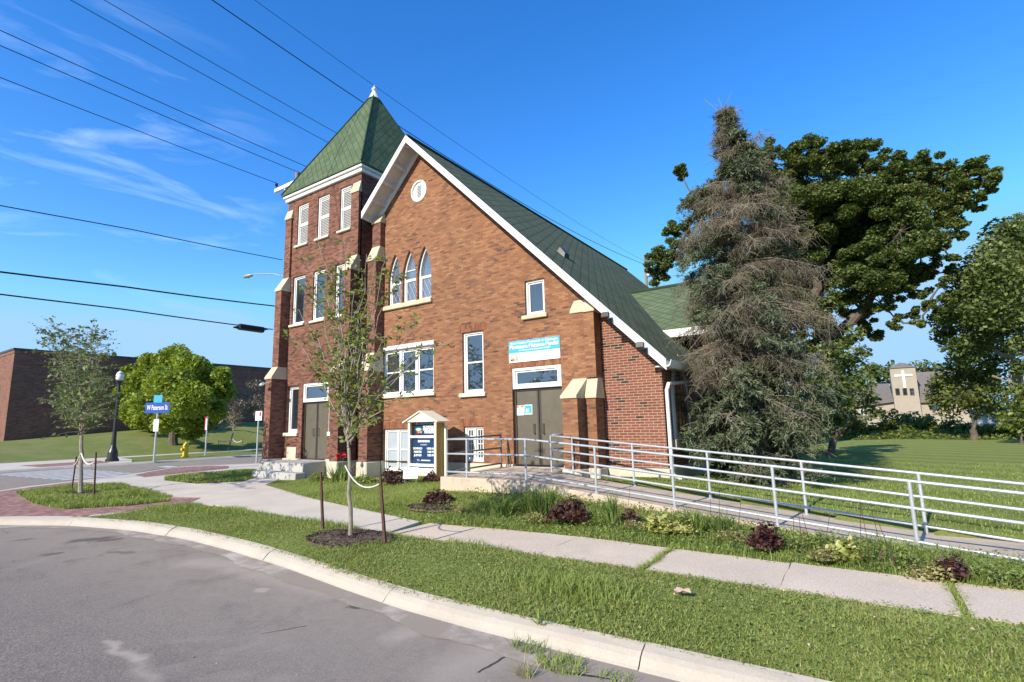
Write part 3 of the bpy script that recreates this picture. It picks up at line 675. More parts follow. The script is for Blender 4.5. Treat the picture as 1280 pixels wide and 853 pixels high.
# ---------- double doors
def double_door(r, Y, parent, name='double_door'):
    mb = MB(); frect(mb, (r[0], r[1], r[2]-.06, r[3]), .055, Y+.1, Y+.22); o = mb.build(name, M_doorfr, parent)
    c = (r[0]+r[1])/2
    for i, (x0, x1) in enumerate(((r[0]+.058, c-.012), (c+.012, r[1]-.058))):
        mb = MB(); mb.box(x0, x1, Y+.13, Y+.18, r[2]+.012, r[3]-.06, .004); lf = mb.build('door_leaf', M_door, o)
        mb = MB(); xs = x1-.0 if i == 0 else x0-.028
        mb.box(x1-.05 if i == 0 else x0, x1 if i == 0 else x0+.05, Y+.122, Y+.132, r[2]+.02, r[3]-.07); mb.build('meeting_stile', M_doorfr, o)
        hx = x1-.14 if i == 0 else x0+.12; z = r[2]+.86
        mb = MB(); mb.tube([(hx, Y+.13, z), (hx, Y+.07, z), (hx, Y+.07, z+.26), (hx, Y+.13, z+.26)], .012, 8); mb.build('handle', M_black, o)
    mb = MB(); mb.box(r[0], r[1], Y-.02, Y+.25, r[2]-.05, r[2]+.008); mb.build('threshold', M_galv, o); return o
D1 = double_door((O_door[0], O_door[1], O_door[2], O_door[3]-.005), YF, CHU)
window((O_tran[0]+.01, O_tran[1]-.01, O_tran[2]+.0, O_tran[3]-.0), rails=0, fw=.085, sl=False, name='transom_window', depth=.02)
# ---------- buttresses
def buttress(x0, x1, Yw, secs, mat, capmat, name='buttress', over=.035, zb=None, oL=None, oR=None):
    """secs from the ground up: (front_y, z_top_of_section, z_top_of_cap, front_y_above)"""
    mb = MB(); z = zfund+.0 if zb is None else zb
    oL = over if oL is None else oL; oR = over if oR is None else oR
    for fy, zt, zc, ya in secs:
        mb.box(x0, x1, fy, Yw+.05, z, zt); z = zc-.0
    o = mb.build(name, mat, CHU)
    # sections hidden behind caps keep the upper core
    for (fy, zt, zc, ya) in secs:
        mb = MB(); h = zt+.07
        lo = [(x0-oL, fy-over, zt), (x1+oR, fy-over, zt), (x1+oR, Yw-.0, zt), (x0-oL, Yw-.0, zt)]
        mid = [(x0-oL, fy-over, h), (x1+oR, fy-over, h), (x1+oR, Yw-.0, h), (x0-oL, Yw-.0, h)]
        up = [(x0+.0, ya-.01, zc), (x1-.0, ya-.01, zc), (x1-.0, Yw-.0, zc), (x0+.0, Yw-.0, zc)]
        bm = mb.bm; L = [[bm.verts.new(p) for p in q] for q in (lo, mid, up)]
        bm.faces.new(L[0][::-1]); bm.faces.new(L[2])
        for k in range(2):
            for i in range(4): bm.faces.new((L[k][i], L[k][(i+1) % 4], L[k+1][(i+1) % 4], L[k+1][i]))
        bmesh.ops.recalc_face_normals(bm, faces=bm.faces[:])
        bmesh.ops.bevel(bm, geom=bm.edges[:], offset=.008, segments=1, affect='EDGES')
        mb.build('cap', capmat, o)
    mb = MB(); mb.box(x0-.05, x1+.05, secs[0][0]-.06, Yw-.062, -.05, zfund, .03); mb.build('plinth', M_found, o)
    return o
# gable, left buttress
buttress(-13.60, -13.20, YF, [(11.38, 3.60, 4.22, 11.62), (11.62, 7.40, 7.95, 11.80), (11.80, 8.80, 9.18, 11.98)], M_tow, M_stone)
# gable, right corner: deep one facing the street and a shallower one beside it
buttress(-5.99, -5.585, YF, [(11.11, 2.35, 2.86, 11.72), (11.80, 4.55, 4.92, 11.98)], M_old, M_stone, oR=0)
buttress(-5.58, -5.30, YF, [(11.52, 2.35, 2.86, 11.72), (11.64, 4.50, 4.86, 11.80)], M_old, M_stone, oL=0)
# ---------- tower
TX0, TX1, TY1 = -18.98, -14.45, 16.9
ZC0, ZC1 = 11.10, 11.36
zc_low = at(455, 214.5, YF).z; zc_top = at(455, 206, YF).z
T_w = [fr(373.2, 259.8, 384.6, 305.5), fr(398.4, 246.5, 411.2, 293.5), fr(426.3, 234.8, 438.6, 284.0)]
zt0 = sum(w[2] for w in T_w)/3; zt1 = sum(w[3] for w in T_w)/3
T_w = [(w[0], w[1], zt0, zt1) for w in T_w]
T_m = [fr(367.2, 347.5, 380.0, 403.5), fr(392.4, 338.6, 405.8, 398.5), fr(420.0, 333, 431.5, 394)]
zm0 = sum(w[2] for w in T_m)/3; zm1 = sum(w[3] for w in T_m)/3
T_m = [(w[0], w[1], zm0, zm1) for w in T_m]
print('tower', zc_low, zc_top, T_w, T_m)
T_s = fr(359.6, 483.0, 372.0, 541); T_tr = fr(379.6, 480.2, 410.8, 501.0); T_d = (T_tr[0], T_tr[1], .66, T_tr[2])
mb = MB(); outer = [(TX0, zfund), (TX1, zfund), (TX1, zc_low+.12), (TX0, zc_low+.12)]
wall_holes(mb, outer, [rect(w) for w in T_w+T_m]+[rect(T_s), rect((T_d[0], T_d[1], zfund+.002, T_tr[3]))], fpt(YF-.02), .26)
mb.box(TX1-.3, TX1, YF+.242, TY1, zfund, zc_low+.12); mb.box(TX0, TX0+.3, YF+.242, TY1, zfund, zc_low+.12); mb.box(TX0+.302, TX1-.302, TY1-.3, TY1, zfund, zc_low+.12)
mb.build('tower_wall', M_tow, CHU)
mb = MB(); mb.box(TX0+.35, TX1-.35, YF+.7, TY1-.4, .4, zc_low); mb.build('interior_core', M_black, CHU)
mb = MB(); mb.box(TX0-.06, T_d[0]-.004, YF-.1, YF+.25, -.05, zfund, .02); mb.build('foundation', M_found, CHU); mb = MB(); mb.box(T_d[1]+.004, TX1+.03, YF-.1, YF+.25, -.05, zfund, .02); mb.build('foundation', M_found, CHU); mb = MB(); mb.box(TX0-.06, TX0+.2, YF+.254, TY1, -.05, zfund, .02); mb.build('foundation', M_found, CHU)
for w in T_w:
    o = window(w, YF-.02, rails=0, fw=.06, depth=.05, cover=M_shut, name='louvred_window', smat=M_sill, so=.07, sh=.09)
    mb = MB(); zz = (w[2]+w[3])/2; mb.box(w[0]+.06, w[1]-.06, YF+.05, YF+.12, zz-.06, zz+.06); mb.build('sash', M_white, o)
    mb = MB()
    for (za, zb) in ((w[2]+.14, zz-.07), (zz+.07, w[3]-.14)):
        n = int((zb-za)/.06)
        for k in range(n):
            z = za+(zb-za)*k/n; mb.hexa([(w[0]+.1, YF+.06, z), (w[1]-.1, YF+.06, z), (w[1]-.1, YF+.075, z), (w[0]+.1, YF+.075, z)], [(w[0]+.1, YF+.095, z+.045), (w[1]-.1, YF+.095, z+.045), (w[1]-.1, YF+.105, z+.045), (w[0]+.1, YF+.105, z+.045)])
    mb.build('louvre', M_shut, o)
for w in T_m: window(w, YF-.02, rails=0, fw=.06, depth=.06, smat=M_sill, so=.07, sh=.09)
window(T_s, YF-.02, rails=0, fw=.085, depth=.12, smat=M_sill, so=.08, sh=.13)
double_door((T_d[0], T_d[1], T_d[2], T_d[3]-.005), YF-.02, CHU)
window((T_tr[0]+.01, T_tr[1]-.01, T_tr[2], T_tr[3]), YF-.02, rails=0, fw=.08, sl=False, name='transom_window', depth=.02)
soldier(T_d[0]-.75, T_d[1]+.4, T_tr[3]+.004, .3, YF-.02, M_tow)
mb = MB(); q = fr(360, 559, 371, 572); mb.box(q[0], q[1], YF-.055, YF+.02, zfund+.002, q[3], .008); mb.build('cornerstone', M_found, CHU)
mb = MB(); q = fr(410, 540, 414, 545); mb.box(q[0], q[1], YF-.05, YF, q[2], q[3], .006); mb.tube([(q[0]+.08, YF-.03, q[3]), (q[0]+.08, YF-.03, q[3]+1.1)], .01, 6); mb.build('junction_box', M_white, CHU)
zb1, zb2, zb3 = 3.68, 7.38, 10.33
buttress(-19.02, -18.62, YF-.02, [(11.36, 3.70, 4.18, 11.60), (11.60, 7.22, 7.82, 11.90), (11.90, 10.32, 10.72, 11.97)], M_tow, M_stone)
buttress(-14.86, -14.45, YF-.02, [(11.23, 3.68, 4.17, 11.58), (11.58, 7.30, 7.92, 11.87), (11.87, 10.33, 10.78, 11.97)], M_tow, M_stone)
# cornice and pyramid roof
ov = .17
mb = MB()
for k, (o, z0, z1) in enumerate(((.10, zc_low-.02, zc_low+.13), (.17, zc_low+.132, zc_top-.03))):
    mb.box(TX0-o, TX1+o, YF-.02-o, TY1+o, z0, z1, .015)
mb.build('cornice', M_trim, CHU)
zr0 = zc_top-.028; tcx, tcy = (TX0+TX1)/2, (YF+TY1)/2; zap = at(462, 119.5, tcy).z
def roof_uv(me, uax):
    uv = me.uv_layers.new(name='UVMap')
    for p in me.polygons:
        n = p.normal; up = Vector((0, 0, 1)); h = up.cross(n)
        if h.length < 1e-4: h = Vector((1, 0, 0))
        h.normalize(); s = n.cross(h).normalized()
        for li in p.loop_indices:
            co = me.vertices[me.loops[li].vertex_index].co; uv.data[li].uv = (co.dot(h), co.dot(s))
mb = MB(); bm = mb.bm; e = .22
c4 = [bm.verts.new(p) for p in ((TX0-e, YF-.02-e, zr0), (TX1+e, YF-.02-e, zr0), (TX1+e, TY1+e, zr0), (TX0-e, TY1+e, zr0))]
c4b = [bm.verts.new((v.co.x, v.co.y, zr0+.05)) for v in c4]; ap = bm.verts.new((tcx, tcy, zap))
bm.faces.new(c4[::-1])
for i in range(4): bm.faces.new((c4[i], c4[(i+1) % 4], c4b[(i+1) % 4], c4b[i])); bm.faces.new((c4b[i], c4b[(i+1) % 4], ap))
bmesh.ops.recalc_face_normals(bm, faces=bm.faces[:])
TR = mb.build('tower_roof', M_roofT, CHU); roof_uv(TR.data, 0)
mb = MB()
for v in ((TX0-e, YF-.02-e), (TX1+e, YF-.02-e), (TX1+e, TY1+e), (TX0-e, TY1+e)): mb.tube([(v[0], v[1], zr0+.07), (tcx, tcy, zap+.02)], .035, 6)
mb.build('hip_cap', M_roofT, TR)
mb = MB(); mb.lathe((tcx, tcy, zap-.35), [(.26, .02), (.22, .1), (.09, .40), (.07, .44), (.10, .47), (.12, .53), (.07, .59), (.025, .65), (.01, .74)], 12); mb.build('finial', M_white, TR)
# link wall between tower and gable, with a flashing
mb = MB(); mb.box(TX1+.002, XL-.002, 12.7, 13.0, .2, 9.0); mb.build('link_wall', M_tow, CHU)
mb = MB(); mb.hexa([(TX1+.002, 12.1, 9.35), (XL+.1, 12.1, 9.1), (XL+.1, 13.2, 9.1), (TX1+.002, 13.2, 9.35)], [(TX1+.002, 12.1, 9.5), (XL+.1, 12.1, 9.2), (XL+.1, 13.2, 9.2), (TX1+.002, 13.2, 9.5)], .01); mb.build('valley_gutter', M_capdark, CHU)
# ---------- nave roof
Y0R, Y1R = 11.40, 30.8; XR = -3.49; XLR = -13.68
def roof_slab(pts, th, mat, name, parent=CHU):
    n = (Vector(pts[1])-Vector(pts[0])).cross(Vector(pts[2])-Vector(pts[0])).normalized()
    if n.z < 0: n = -n
    mb = MB(); mb.prism(pts, -n*th); o = mb.build(name, mat, parent); roof_uv(o.data, 0); return o
NR = roof_slab([(XA, Y0R, ZA), (XR, Y0R, zroof(XR)), (XR, Y1R, zroof(XR)), (XA, Y1R, ZA)], .05, M_roofN, 'nave_roof')
roof_slab([(XA-.003, Y1R, ZA), (XLR, Y1R, zroof(XLR)), (XLR, Y0R, zroof(XLR)), (XA-.003, Y0R, ZA)], .05, M_roofN, 'nave_roof')
mb = MB(); mb.tube([(XA, Y0R+.01, ZA+.01), (XA, Y1R, ZA+.01)], .07, 8); mb.build('ridge_cap', M_roofN, NR)
mb = MB(); mb.box(XLR+.1, XL+.25, 13.02, 30.6, 8.7, zroof(XLR)-.1); mb.build('link_wall', M_tow, CHU)
# barge boards
def barge(x0, x1, y0, y1, up, dn, name, mat, dz=0, parent=CHU):
    mb = MB(); mb.prism([(x0, y0, zroof(x0)+up+dz), (x1, y0, zroof(x1)+up+dz), (x1, y0, zroof(x1)-dn+dz), (x0, y0, zroof(x0)-dn+dz)], (0, y1-y0, 0), .006); return mb.build(name, mat, parent)
def baL(x0, x1, y0, y1, up, dn, name, mat): return barge(x0, x1, y0, y1, up, dn, name, mat)
dn = .245
barge(XA+.001, XR, Y0R-.05, Y0R-.002, .012, dn, 'barge_board', M_white); barge(XLR, XA-.001, Y0R-.05, Y0R-.002, .012, dn, 'barge_board', M_white)
# soffit boards and brackets under the overhang
def soffit(x0, x1):
    mb = MB(); mb.prism([(x0, Y0R+.001, zroof(x0)-.12), (x1, Y0R+.001, zroof(x1)-.12), (x1, YF-.045, zroof(x1)-.12), (x0, YF-.045, zroof(x0)-.12)], (0, 0, .02)); mb.build('soffit', M_soffit, CHU)
soffit(XA+.002, XR); soffit(XLR, XA-.002)
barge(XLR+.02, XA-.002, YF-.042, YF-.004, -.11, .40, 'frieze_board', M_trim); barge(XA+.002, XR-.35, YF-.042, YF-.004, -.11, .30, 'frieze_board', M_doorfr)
for k in range(5):
    mb = MB(); x = XLR+.03+k*.5; z = zroof(x)
    mb.hexa([(x-.03, Y0R+.002, z-.26), (x+.03, Y0R+.002, z-.26+.06), (x+.03, YF-.046, z-.24), (x-.03, YF-.046, z-.30)], [(x-.03, Y0R+.002, z-.125), (x+.03, Y0R+.002, z-.125+.06), (x+.03, YF-.046, z-.125+.06), (x-.03, YF-.046, z-.125)])
    mb.build('bracket', M_soffit, CHU)
# eave gutter, fascia and downspout on the right side
mb = MB(); zr = zroof(XR)
mb.box(XC-.02, XR-.03, YF-.35, 30.7, zr-.13, zr-.10); mb.build('soffit', M_soffit, CHU)
mb = MB(); prof = [(0, 0), (0, -.14), (.05, -.15), (.10, -.12), (.13, -.03), (.14, 0), (.125, 0), (.09, -.10), (.04, -.13), (.015, -.12), (.015, 0)]
mb.prism([(XR-.01+u, Y0R-.08, zr-.02+v) for u, v in prof], (0, 19.2, 0)); mb.build('gutter', M_white, CHU)
mb = MB(); g = Vector((XC+.07, YF+.16, 0))
mb.tube([(XR+.06, 13.75, zr-.15), (XR+.06, 13.75, zr-.28), (XR+.02, 13.6, zr-.36), (XC+.10, 12.16, 2.62), (XC+.075, 12.08, 2.48), (XC+.07, 12.08, .62), (XC+.1, 12.06, .54), (XC+.32, 11.98, .47)], .045, 8); mb.build('downspout', M_white, CHU)
# side window with pointed head and stained glass, on the x = XC plane
zw0, zw1, zws = 1.32, 3.42, 2.25; yw0, yw1 = 12.62, 14.0
LN = lancet(yw0, yw1, zw0, zws, zw1); fS = lambda u, v, w: Vector((XC+.05-w, u, v))
mb = MB(); ring(mb, LN, inset(LN, .13), 0, .1, fS); so = mb.build('stained_glass_window', M_white, CHU)
mb = MB(); mb.face([fS(p[0], p[1], .02) for p in inset(LN, .12)]); mb.build('pane', M_stud, so)
mb = MB(); cy = (yw0+yw1)/2
for dy in (-.28, 0, .28): mb.box(XC+.032, XC+.042, cy+dy-.012, cy+dy+.012, zw0+.1, zw1-.4-abs(dy))
for z in (1.6, 2.0, 2.4, 2.75): mb.box(XC+.033, XC+.043, yw0+.12+max(0, z-2.3)*.35, yw1-.12-max(0, z-2.3)*.35, z-.012, z+.012)
mb.build('lead_bars', M_lead, so)
mb = MB(); mb.box(XC-.05, XC+.12, yw0-.1, yw1+.1, zw0-.24, zw0, .015); mb.build('sill', M_stone, so)
# ---------- cross gable
CY, CZ, CE, CEZ = 18.86, 6.64, 15.72, 4.50; CX = -2.3
def xr_at(z): return XA+(ZA-z)/SL
CG = roof_slab([(xr_at(CZ)-.05, CY, CZ), (xr_at(CEZ)-.05, CE, CEZ), (CX, CE, CEZ), (CX, CY, CZ)], .06, M_roofC, 'cross_gable_roof')
roof_slab([(CX, CY+.003, CZ), (CX, 22.0, CEZ), (xr_at(CEZ)-.05, 22.0, CEZ), (xr_at(CZ)-.05, CY+.003, CZ)], .06, M_roofC, 'cross_gable_roof')
mb = MB(); mb.tube([(xr_at(CZ), CY, CZ+.01), (CX, CY, CZ+.01)], .08, 8); mb.build('ridge_cap', M_roofC, CG)
mb = MB(); mb.box(xr_at(CEZ)+.02, CX+.02, CE-.04, CE-.005, CEZ-.24, CEZ-.0); mb.build('fascia', M_white, CHU)
mb = MB(); mb.box(XC+.004, CX-.25, CE+.42, 21.6, .2, CEZ+.1); mb.prism([(CX-.26, CE+.42, CEZ+.1), (CX-.26, 21.6, CEZ+.1), (CX-.26, CY, CZ-.1)], (-.2, 0, 0)); mb.build('cross_gable_wall', M_tow, CHU)
# ---------- small fittings
def flood(x, name='floodlight'):
    z = zroof(x)-.12; y = Y0R-.06
    mb = MB(); mb.box(x-.05, x+.05, y-.03, y, z-.16, z-.06); mb.tube([(x, y-.02, z-.11), (x-.03, y-.12, z-.06)], .016, 6); o = mb.build(name, M_doorfr, CHU)
    mb = MB(); c = Vector((x-.04, y-.19, z+.02)); mb.hexa([c+Vector(p) for p in ((-.09, -.05, -.07), (.09, -.05, -.07), (.09, .04, -.09), (-.09, .04, -.09))], [c+Vector(p) for p in ((-.09, -.02, .06), (.09, -.02, .06), (.09, .06, .03), (-.09, .06, .03))], .008); mb.build('lamp_head', M_doorfr, o)
    mb = MB(); mb.face([c+Vector(p) for p in ((-.07, -.0525, -.055), (.07, -.0525, -.055), (.07, -.0235, .05), (-.07, -.0235, .05))]); mb.build('lens', M_black, o)
for p in ((762.5, 392), (805.5, 427)): flood(at(p[0], p[1], Y0R-.06).x)
mb = MB(); q = Vector((-7.35, 14.0, zroof(-7.35))); mb.hexa([q+Vector(p) for p in ((-.12, -.16, .06), (.16, -.16, -.22), (.16, .16, -.22), (-.12, .16, .06))], [q+Vector(p) for p in ((.02, -.14, .22), (.2, -.14, -.02), (.2, .14, -.02), (.02, .14, .22))], .01); mb.build('roof_vent', M_black, CHU)
c = at(335, 480.5, 11.3); mb = MB(); mb.tube([(c.x, 11.36, c.z+.08), (c.x, 11.25, c.z+.05), (c.x, 11.1, c.z)], .018, 6); mb.tube([(c.x-.12, 11.08, c.z-.03), (c.x+.14, 11.02, c.z+.0)], [.05, .06], 10); mb.build('security_camera', M_white, CHU)
# ------------------------------------------------------------------ wall sign over the side entrance
p0, p1 = at(637.2, 454.3, YF), at(699.9, 420.2, YF)
sx0, sx1, sz0, sz1 = p0.x, p1.x, at(637.3, 454.3, YF).z, at(636.9, 427.6, YF).z
sz0 = (sz0+at(700.4, 448.0, YF).z)/2; sz1 = (sz1+at(699.3, 420.2, YF).z)/2
ys = YF-.03; sh = sz1-sz0; sw = sx1-sx0; zc = sz0+sh*.44
S = thing('wall_sign', (sx0, ys, sz0), 'blue and white church banner sign on the brick above the entrance', 'sign')
mb = MB(); mb.box(sx0, sx1, ys, YF-.004, sz0, sz1); mb.build('panel', M_sgnw, S)
mb = MB(); mb.box(sx0+.002, sx1-.002, ys-.004, ys-.001, zc, sz1-.002); mb.build('header', M_cyan, S)
cx = (sx0+sx1)/2; yl = ys-.0065
lettering('Iglesia Cristiana Pentecostés de Kalamazoo', .1, (cx, yl, sz1-sh*.105), M_text, S, bold=.001, width=sw*.93)
lettering('Movimiento Misionero Mundial', .15, (cx, yl, sz1-sh*.29), M_text, S, bold=.004, width=sw*.95)
lettering('401 N Burdick Street Kalamazoo MI 49007', .06, (cx+.02, yl, sz1-sh*.46), M_text, S, bold=.001, width=sw*.62)
lettering('HORARIO', .05, (cx+.02, ys-.003, sz0+sh*.25), M_grey, S, width=sw*.14)
for i, tx in enumerate(('Martes 7:00 PM', 'Jueves 7:00 PM', 'Domingo 10:00 AM')): lettering(tx, .045, (sx1-sw*.16, ys-.003, sz0+sh*(.36-.105*i)), M_grey, S, width=sw*.24)
def logo(mbx, mbz, w, y, par):
    mb = MB(); pts = [(mbx+w*.5*math.cos(a), y, mbz+w*.13+w*.2*math.sin(a)) for a in np.linspace(0, 2*math.pi, 18, endpoint=False)]; mb.prism(pts, (0, .002, 0)); mb.build('logo_globe', M_lgrn, par)
    mb = MB(); pts = [(mbx+w*.28*math.cos(a), y-.001, mbz+w*.13+w*.13*math.sin(a)) for a in np.linspace(0, 2*math.pi, 16, endpoint=False)]; mb.prism(pts, (0, .002, 0)); mb.build('logo_globe', M_sgnw, par)
    for k, (u, m) in enumerate(((-.5, M_black), (-.3, M_redp), (-.1, M_orange), (.2, M_orange))):
        mb = MB(); mb.box(mbx+w*u, mbx+w*(u+(.2 if k < 3 else .34)), y-.0012-.0003*k, y+.002, mbz-w*.3, mbz-w*.08); mb.build('logo_band', m, par)
logo(sx0+sw*.11, sz0+sh*.2, sw*.15, ys-.0035, S)
# ------------------------------------------------------------------ notices on the door
n0, n1 = at(645.3, 519.5, YF+.12), at(665, 507.5, YF+.12)
yn = YF+.126; wN = (n1.x-n0.x)
N1 = thing('door_notice', (n0.x, yn, n0.z), 'white notice with red header taped to the brown door', 'notice')
mb = MB(); mb.box(n0.x, n0.x+wN*.48, yn, yn+.003, n0.z, n1.z+.02); mb.build('sheet', M_sgnw, N1)
hz = n1.z+.02; hh = hz-n0.z
mb = MB(); mb.box(n0.x+.02, n0.x+wN*.20, yn-.002, yn-.0005, hz-hh*.2, hz-hh*.06); mb.box(n0.x+wN*.28, n0.x+wN*.46, yn-.002, yn-.0005, hz-hh*.2, hz-hh*.06); mb.box(n0.x+.02, n0.x+wN*.46, yn-.002, yn-.0005, hz-hh*.34, hz-hh*.3); mb.build('red_print', M_redp, N1)
mb = MB(); mb.prism([(n0.x+wN*.24+.035*math.cos(a), yn-.002, hz-hh*.46+.03*math.sin(a)) for a in np.linspace(0, 6.28, 12, endpoint=False)], (0, .0015, 0)); mb.build('black_print', M_grey, N1)
N2 = thing('door_notice', (n0.x+wN*.52, yn, n0.z), 'blue notice with white square emblem taped to the brown door', 'notice')
mb = MB(); mb.box(n0.x+wN*.52, n1.x, yn, yn+.003, n0.z+.015, n1.z+.035); mb.build('sheet', M_sgnw, N2)
mb = MB(); mb.box(n0.x+wN*.545, n1.x-.015, yn-.002, yn-.0005, n0.z+.03, n1.z+.02); mb.build('blue_print', M_cyan, N2)
mb = MB(); mb.box(n0.x+wN*.62, n1.x-.09, yn-.0035, yn-.0022, n0.z+hh*.32, n0.z+hh*.64); mb.box(n0.x+wN*.6, n1.x-.05, yn-.0035, yn-.0022, n0.z+hh*.13, n0.z+hh*.2); mb.build('emblem', M_sgnw, N2)
mb = MB()
for u in (.70, .82): mb.prism([(n0.x+wN*u+.016*math.cos(a), yn-.0045, n0.z+hh*.48+.045*math.sin(a)) for a in np.linspace(0, 6.28, 10, endpoint=False)], (0, .0007, 0))
mb.build('figures', M_lgrn, N2)
# ------------------------------------------------------------------ noticeboard cabinet
YB = 10.74
bl, br_ = at(509.5, 597, YB).x, at(545.0, 597, YB).x
def bz(py, px=527): return at(px, py, YB).z
zT, zE = bz(513.5), bz(527.5); dB = .34; xm = (bl+br_)/2; wB = br_-bl
B = thing('noticeboard', (xm, YB, .25), 'white noticeboard cabinet with cream gabled roof and navy panels', 'noticeboard')
for x in (bl, br_-.07):
    mb = MB(); mb.box(x, x+.07, YB, YB+.07, .15, zE, .004); mb.build('post', M_white, B)
for q in (br_, bl-.02):
    mb = MB(); mb.box(q, q+.02, YB+.004, YB+dB, .35, zE, .004); mb.build('side_panel', M_ochre, B)
mb = MB(); mb.box(br_+.022, br_+.11, YB+dB-.06, YB+dB+.03, .15, zE-.12, .004); mb.build('post', M_cream, B)
mb = MB(); mb.box(bl+.072, br_-.072, YB+dB-.06, YB+dB-.03, .5, zE); mb.build('back_panel', M_white, B)
mb = MB(); mb.prism([(bl-.06, YB-.05, zE), (br_+.06, YB-.05, zE), (xm, YB-.05, zT-.03)], (0, dB+.1, 0)); mb.build('gable', M_cream, B)
mb = MB()
for sg in (-1, 1):
    e = xm+sg*(wB/2+.13); mb.hexa([(xm, YB-.1, zT-.035), (e, YB-.1, zE-.03), (e, YB+dB+.1, zE-.03), (xm, YB+dB+.1, zT-.035)], [(xm, YB-.1, zT), (e, YB-.1, zE+.005), (e, YB+dB+.1, zE+.005), (xm, YB+dB+.1, zT)])
mb.build('roof', M_cream, B)
z1, z2, z3, z4 = bz(531), bz(544), bz(548), bz(579.5)
x0, x1 = bl+.09, br_-.072; yp = YB+.16
mb = MB(); mb.box(bl+.07, br_-.07, YB+.01, YB+.06, bz(547.5), bz(544.6)); mb.box(bl+.07, br_-.07, YB+.01, YB+.06, bz(583.5), bz(580)); mb.build('rail', M_white, B)
mb = MB(); mb.box(x0, x1, yp, yp+.02, z2, z1); t1 = mb.build('title_board', M_navy, B)
for i, tx in enumerate(('MOVIMIENTO', 'MISIONERO', 'MUNDIAL')): lettering(tx, .1, (x0+(x1-x0)*.66, yp-.003, z1-(z1-z2)*(.24+.26*i)), M_text, t1, bold=.003, width=(x1-x0)*(.56 if i < 2 else .44))
logo(x0+(x1-x0)*.19, (z1+z2)/2-.02, .24, yp-.0035, t1)
mb = MB(); mb.box(x0+.02, x1-.02, YB+.09, YB+.12, z4, z3); t2 = mb.build('schedule_board', M_navy, B); yq = YB+.087
def tz(f): return z3-(z3-z4)*f
lettering('BIENVENIDOS', .08, (xm, yq, tz(.13)), M_text, t2, bold=.003, width=.44); lettering('HORARIO', .05, (xm, yq, tz(.27)), M_text, t2, width=.24)
for i, (a, b) in enumerate((('DOMINGO', '10:00 AM'), ('MARTES', '7:00 PM'), ('JUEVES', '7:00 PM'))):
    lettering(a, .075, (x0+.21, yq, tz(.42+.135*i)), M_text, t2, bold=.003, width=.34-(.05 if i else 0)); lettering(b, .075, (x1-.19, yq, tz(.42+.135*i)), M_text, t2, bold=.003, width=.30-(.04 if i else 0))
lettering('TEL.', .06, (xm-.2, yq, tz(.89)), M_text, t2, width=.12); mb = MB(); mb.box(xm-.1, xm+.24, yq, yq+.002, tz(.91), tz(.87)); mb.build('lettering', M_text, t2)
mb = MB(); mb.box(x0, x1, YB+.1, YB+.13, z4-.30, z4-.03); mb.build('lower_panel', M_white, B)
# ------------------------------------------------------------------ small yard sign
Yy = 10.1; a = at(503.6, 598.5, Yy); b = at(521.0, 584.5, Yy)
YS = thing('yard_sign', (a.x, Yy, .25), 'small white square yard sign in front of the noticeboard', 'sign')
mb = MB(); mb.hexa([(a.x, Yy, a.z), (b.x, Yy+.03, a.z+.02), (b.x, Yy+.038, a.z+.02), (a.x, Yy+.008, a.z)], [(a.x-.02, Yy+.05, b.z-.03), (b.x-.02, Yy+.08, b.z), (b.x-.02, Yy+.088, b.z), (a.x-.02, Yy+.058, b.z-.03)]); mb.build('panel', M_sgnw, YS)
mb = MB(); xm2 = (a.x+b.x)/2; zm2 = (a.z+b.z)/2
mb.tube([(a.x+.05, Yy+.03, a.z+.02), (a.x+.05, Yy+.01, .2)], .006, 5); mb.tube([(b.x-.05, Yy+.04, a.z+.02), (b.x-.05, Yy+.02, .2)], .006, 5); mb.build('stake', M_galv, YS)
for dx, dz, w, h, m in ((-.05, .035, .05, .04, M_black), (.0, .04, .06, .035, M_redp), (.03, .08, .03, .025, M_lgrn), (0, -.02, .2, .012, M_grey), (0, -.05, .14, .01, M_grey), (0, -.11, .26, .014, M_grey)):
    mb = MB(); mb.box(xm2+dx-w/2, xm2+dx+w/2, Yy+.025, Yy+.06, zm2+dz-h/2, zm2+dz+h/2)
    # thin print patches lie on the tilted face
    for v in mb.bm.verts: v.co.y = Yy+.015+(v.co.z-a.z)*.2+(0 if v.co.y < Yy+.04 else .004)-.0005
    mb.build('print', m, YS)
# ------------------------------------------------------------------ steps at the tower door
ST = thing('front_steps', (-18, 11, .1), 'worn white concrete stoop with two steps at the tower door', 'steps')
mb = MB(); mb.hexa([(-18.55, 11.05, .08), (-15.9, 10.95, .08), (-15.9, 11.89, .08), (-18.55, 11.89, .08)], [(-18.5, 11.1, .62), (-15.95, 11.0, .62), (-15.95, 11.89, .655), (-18.5, 11.89, .655)], .02); mb.build('landing', M_step, ST)
mb = MB(); mb.hexa([(-18.5, 10.68, .08), (-15.7, 10.55, .08), (-15.7, 10.94, .08), (-18.5, 11.045, .08)], [(-18.46, 10.7, .34), (-15.72, 10.58, .34), (-15.72, 10.94, .345), (-18.46, 11.045, .345)], .02); mb.build('tread', M_step, ST)
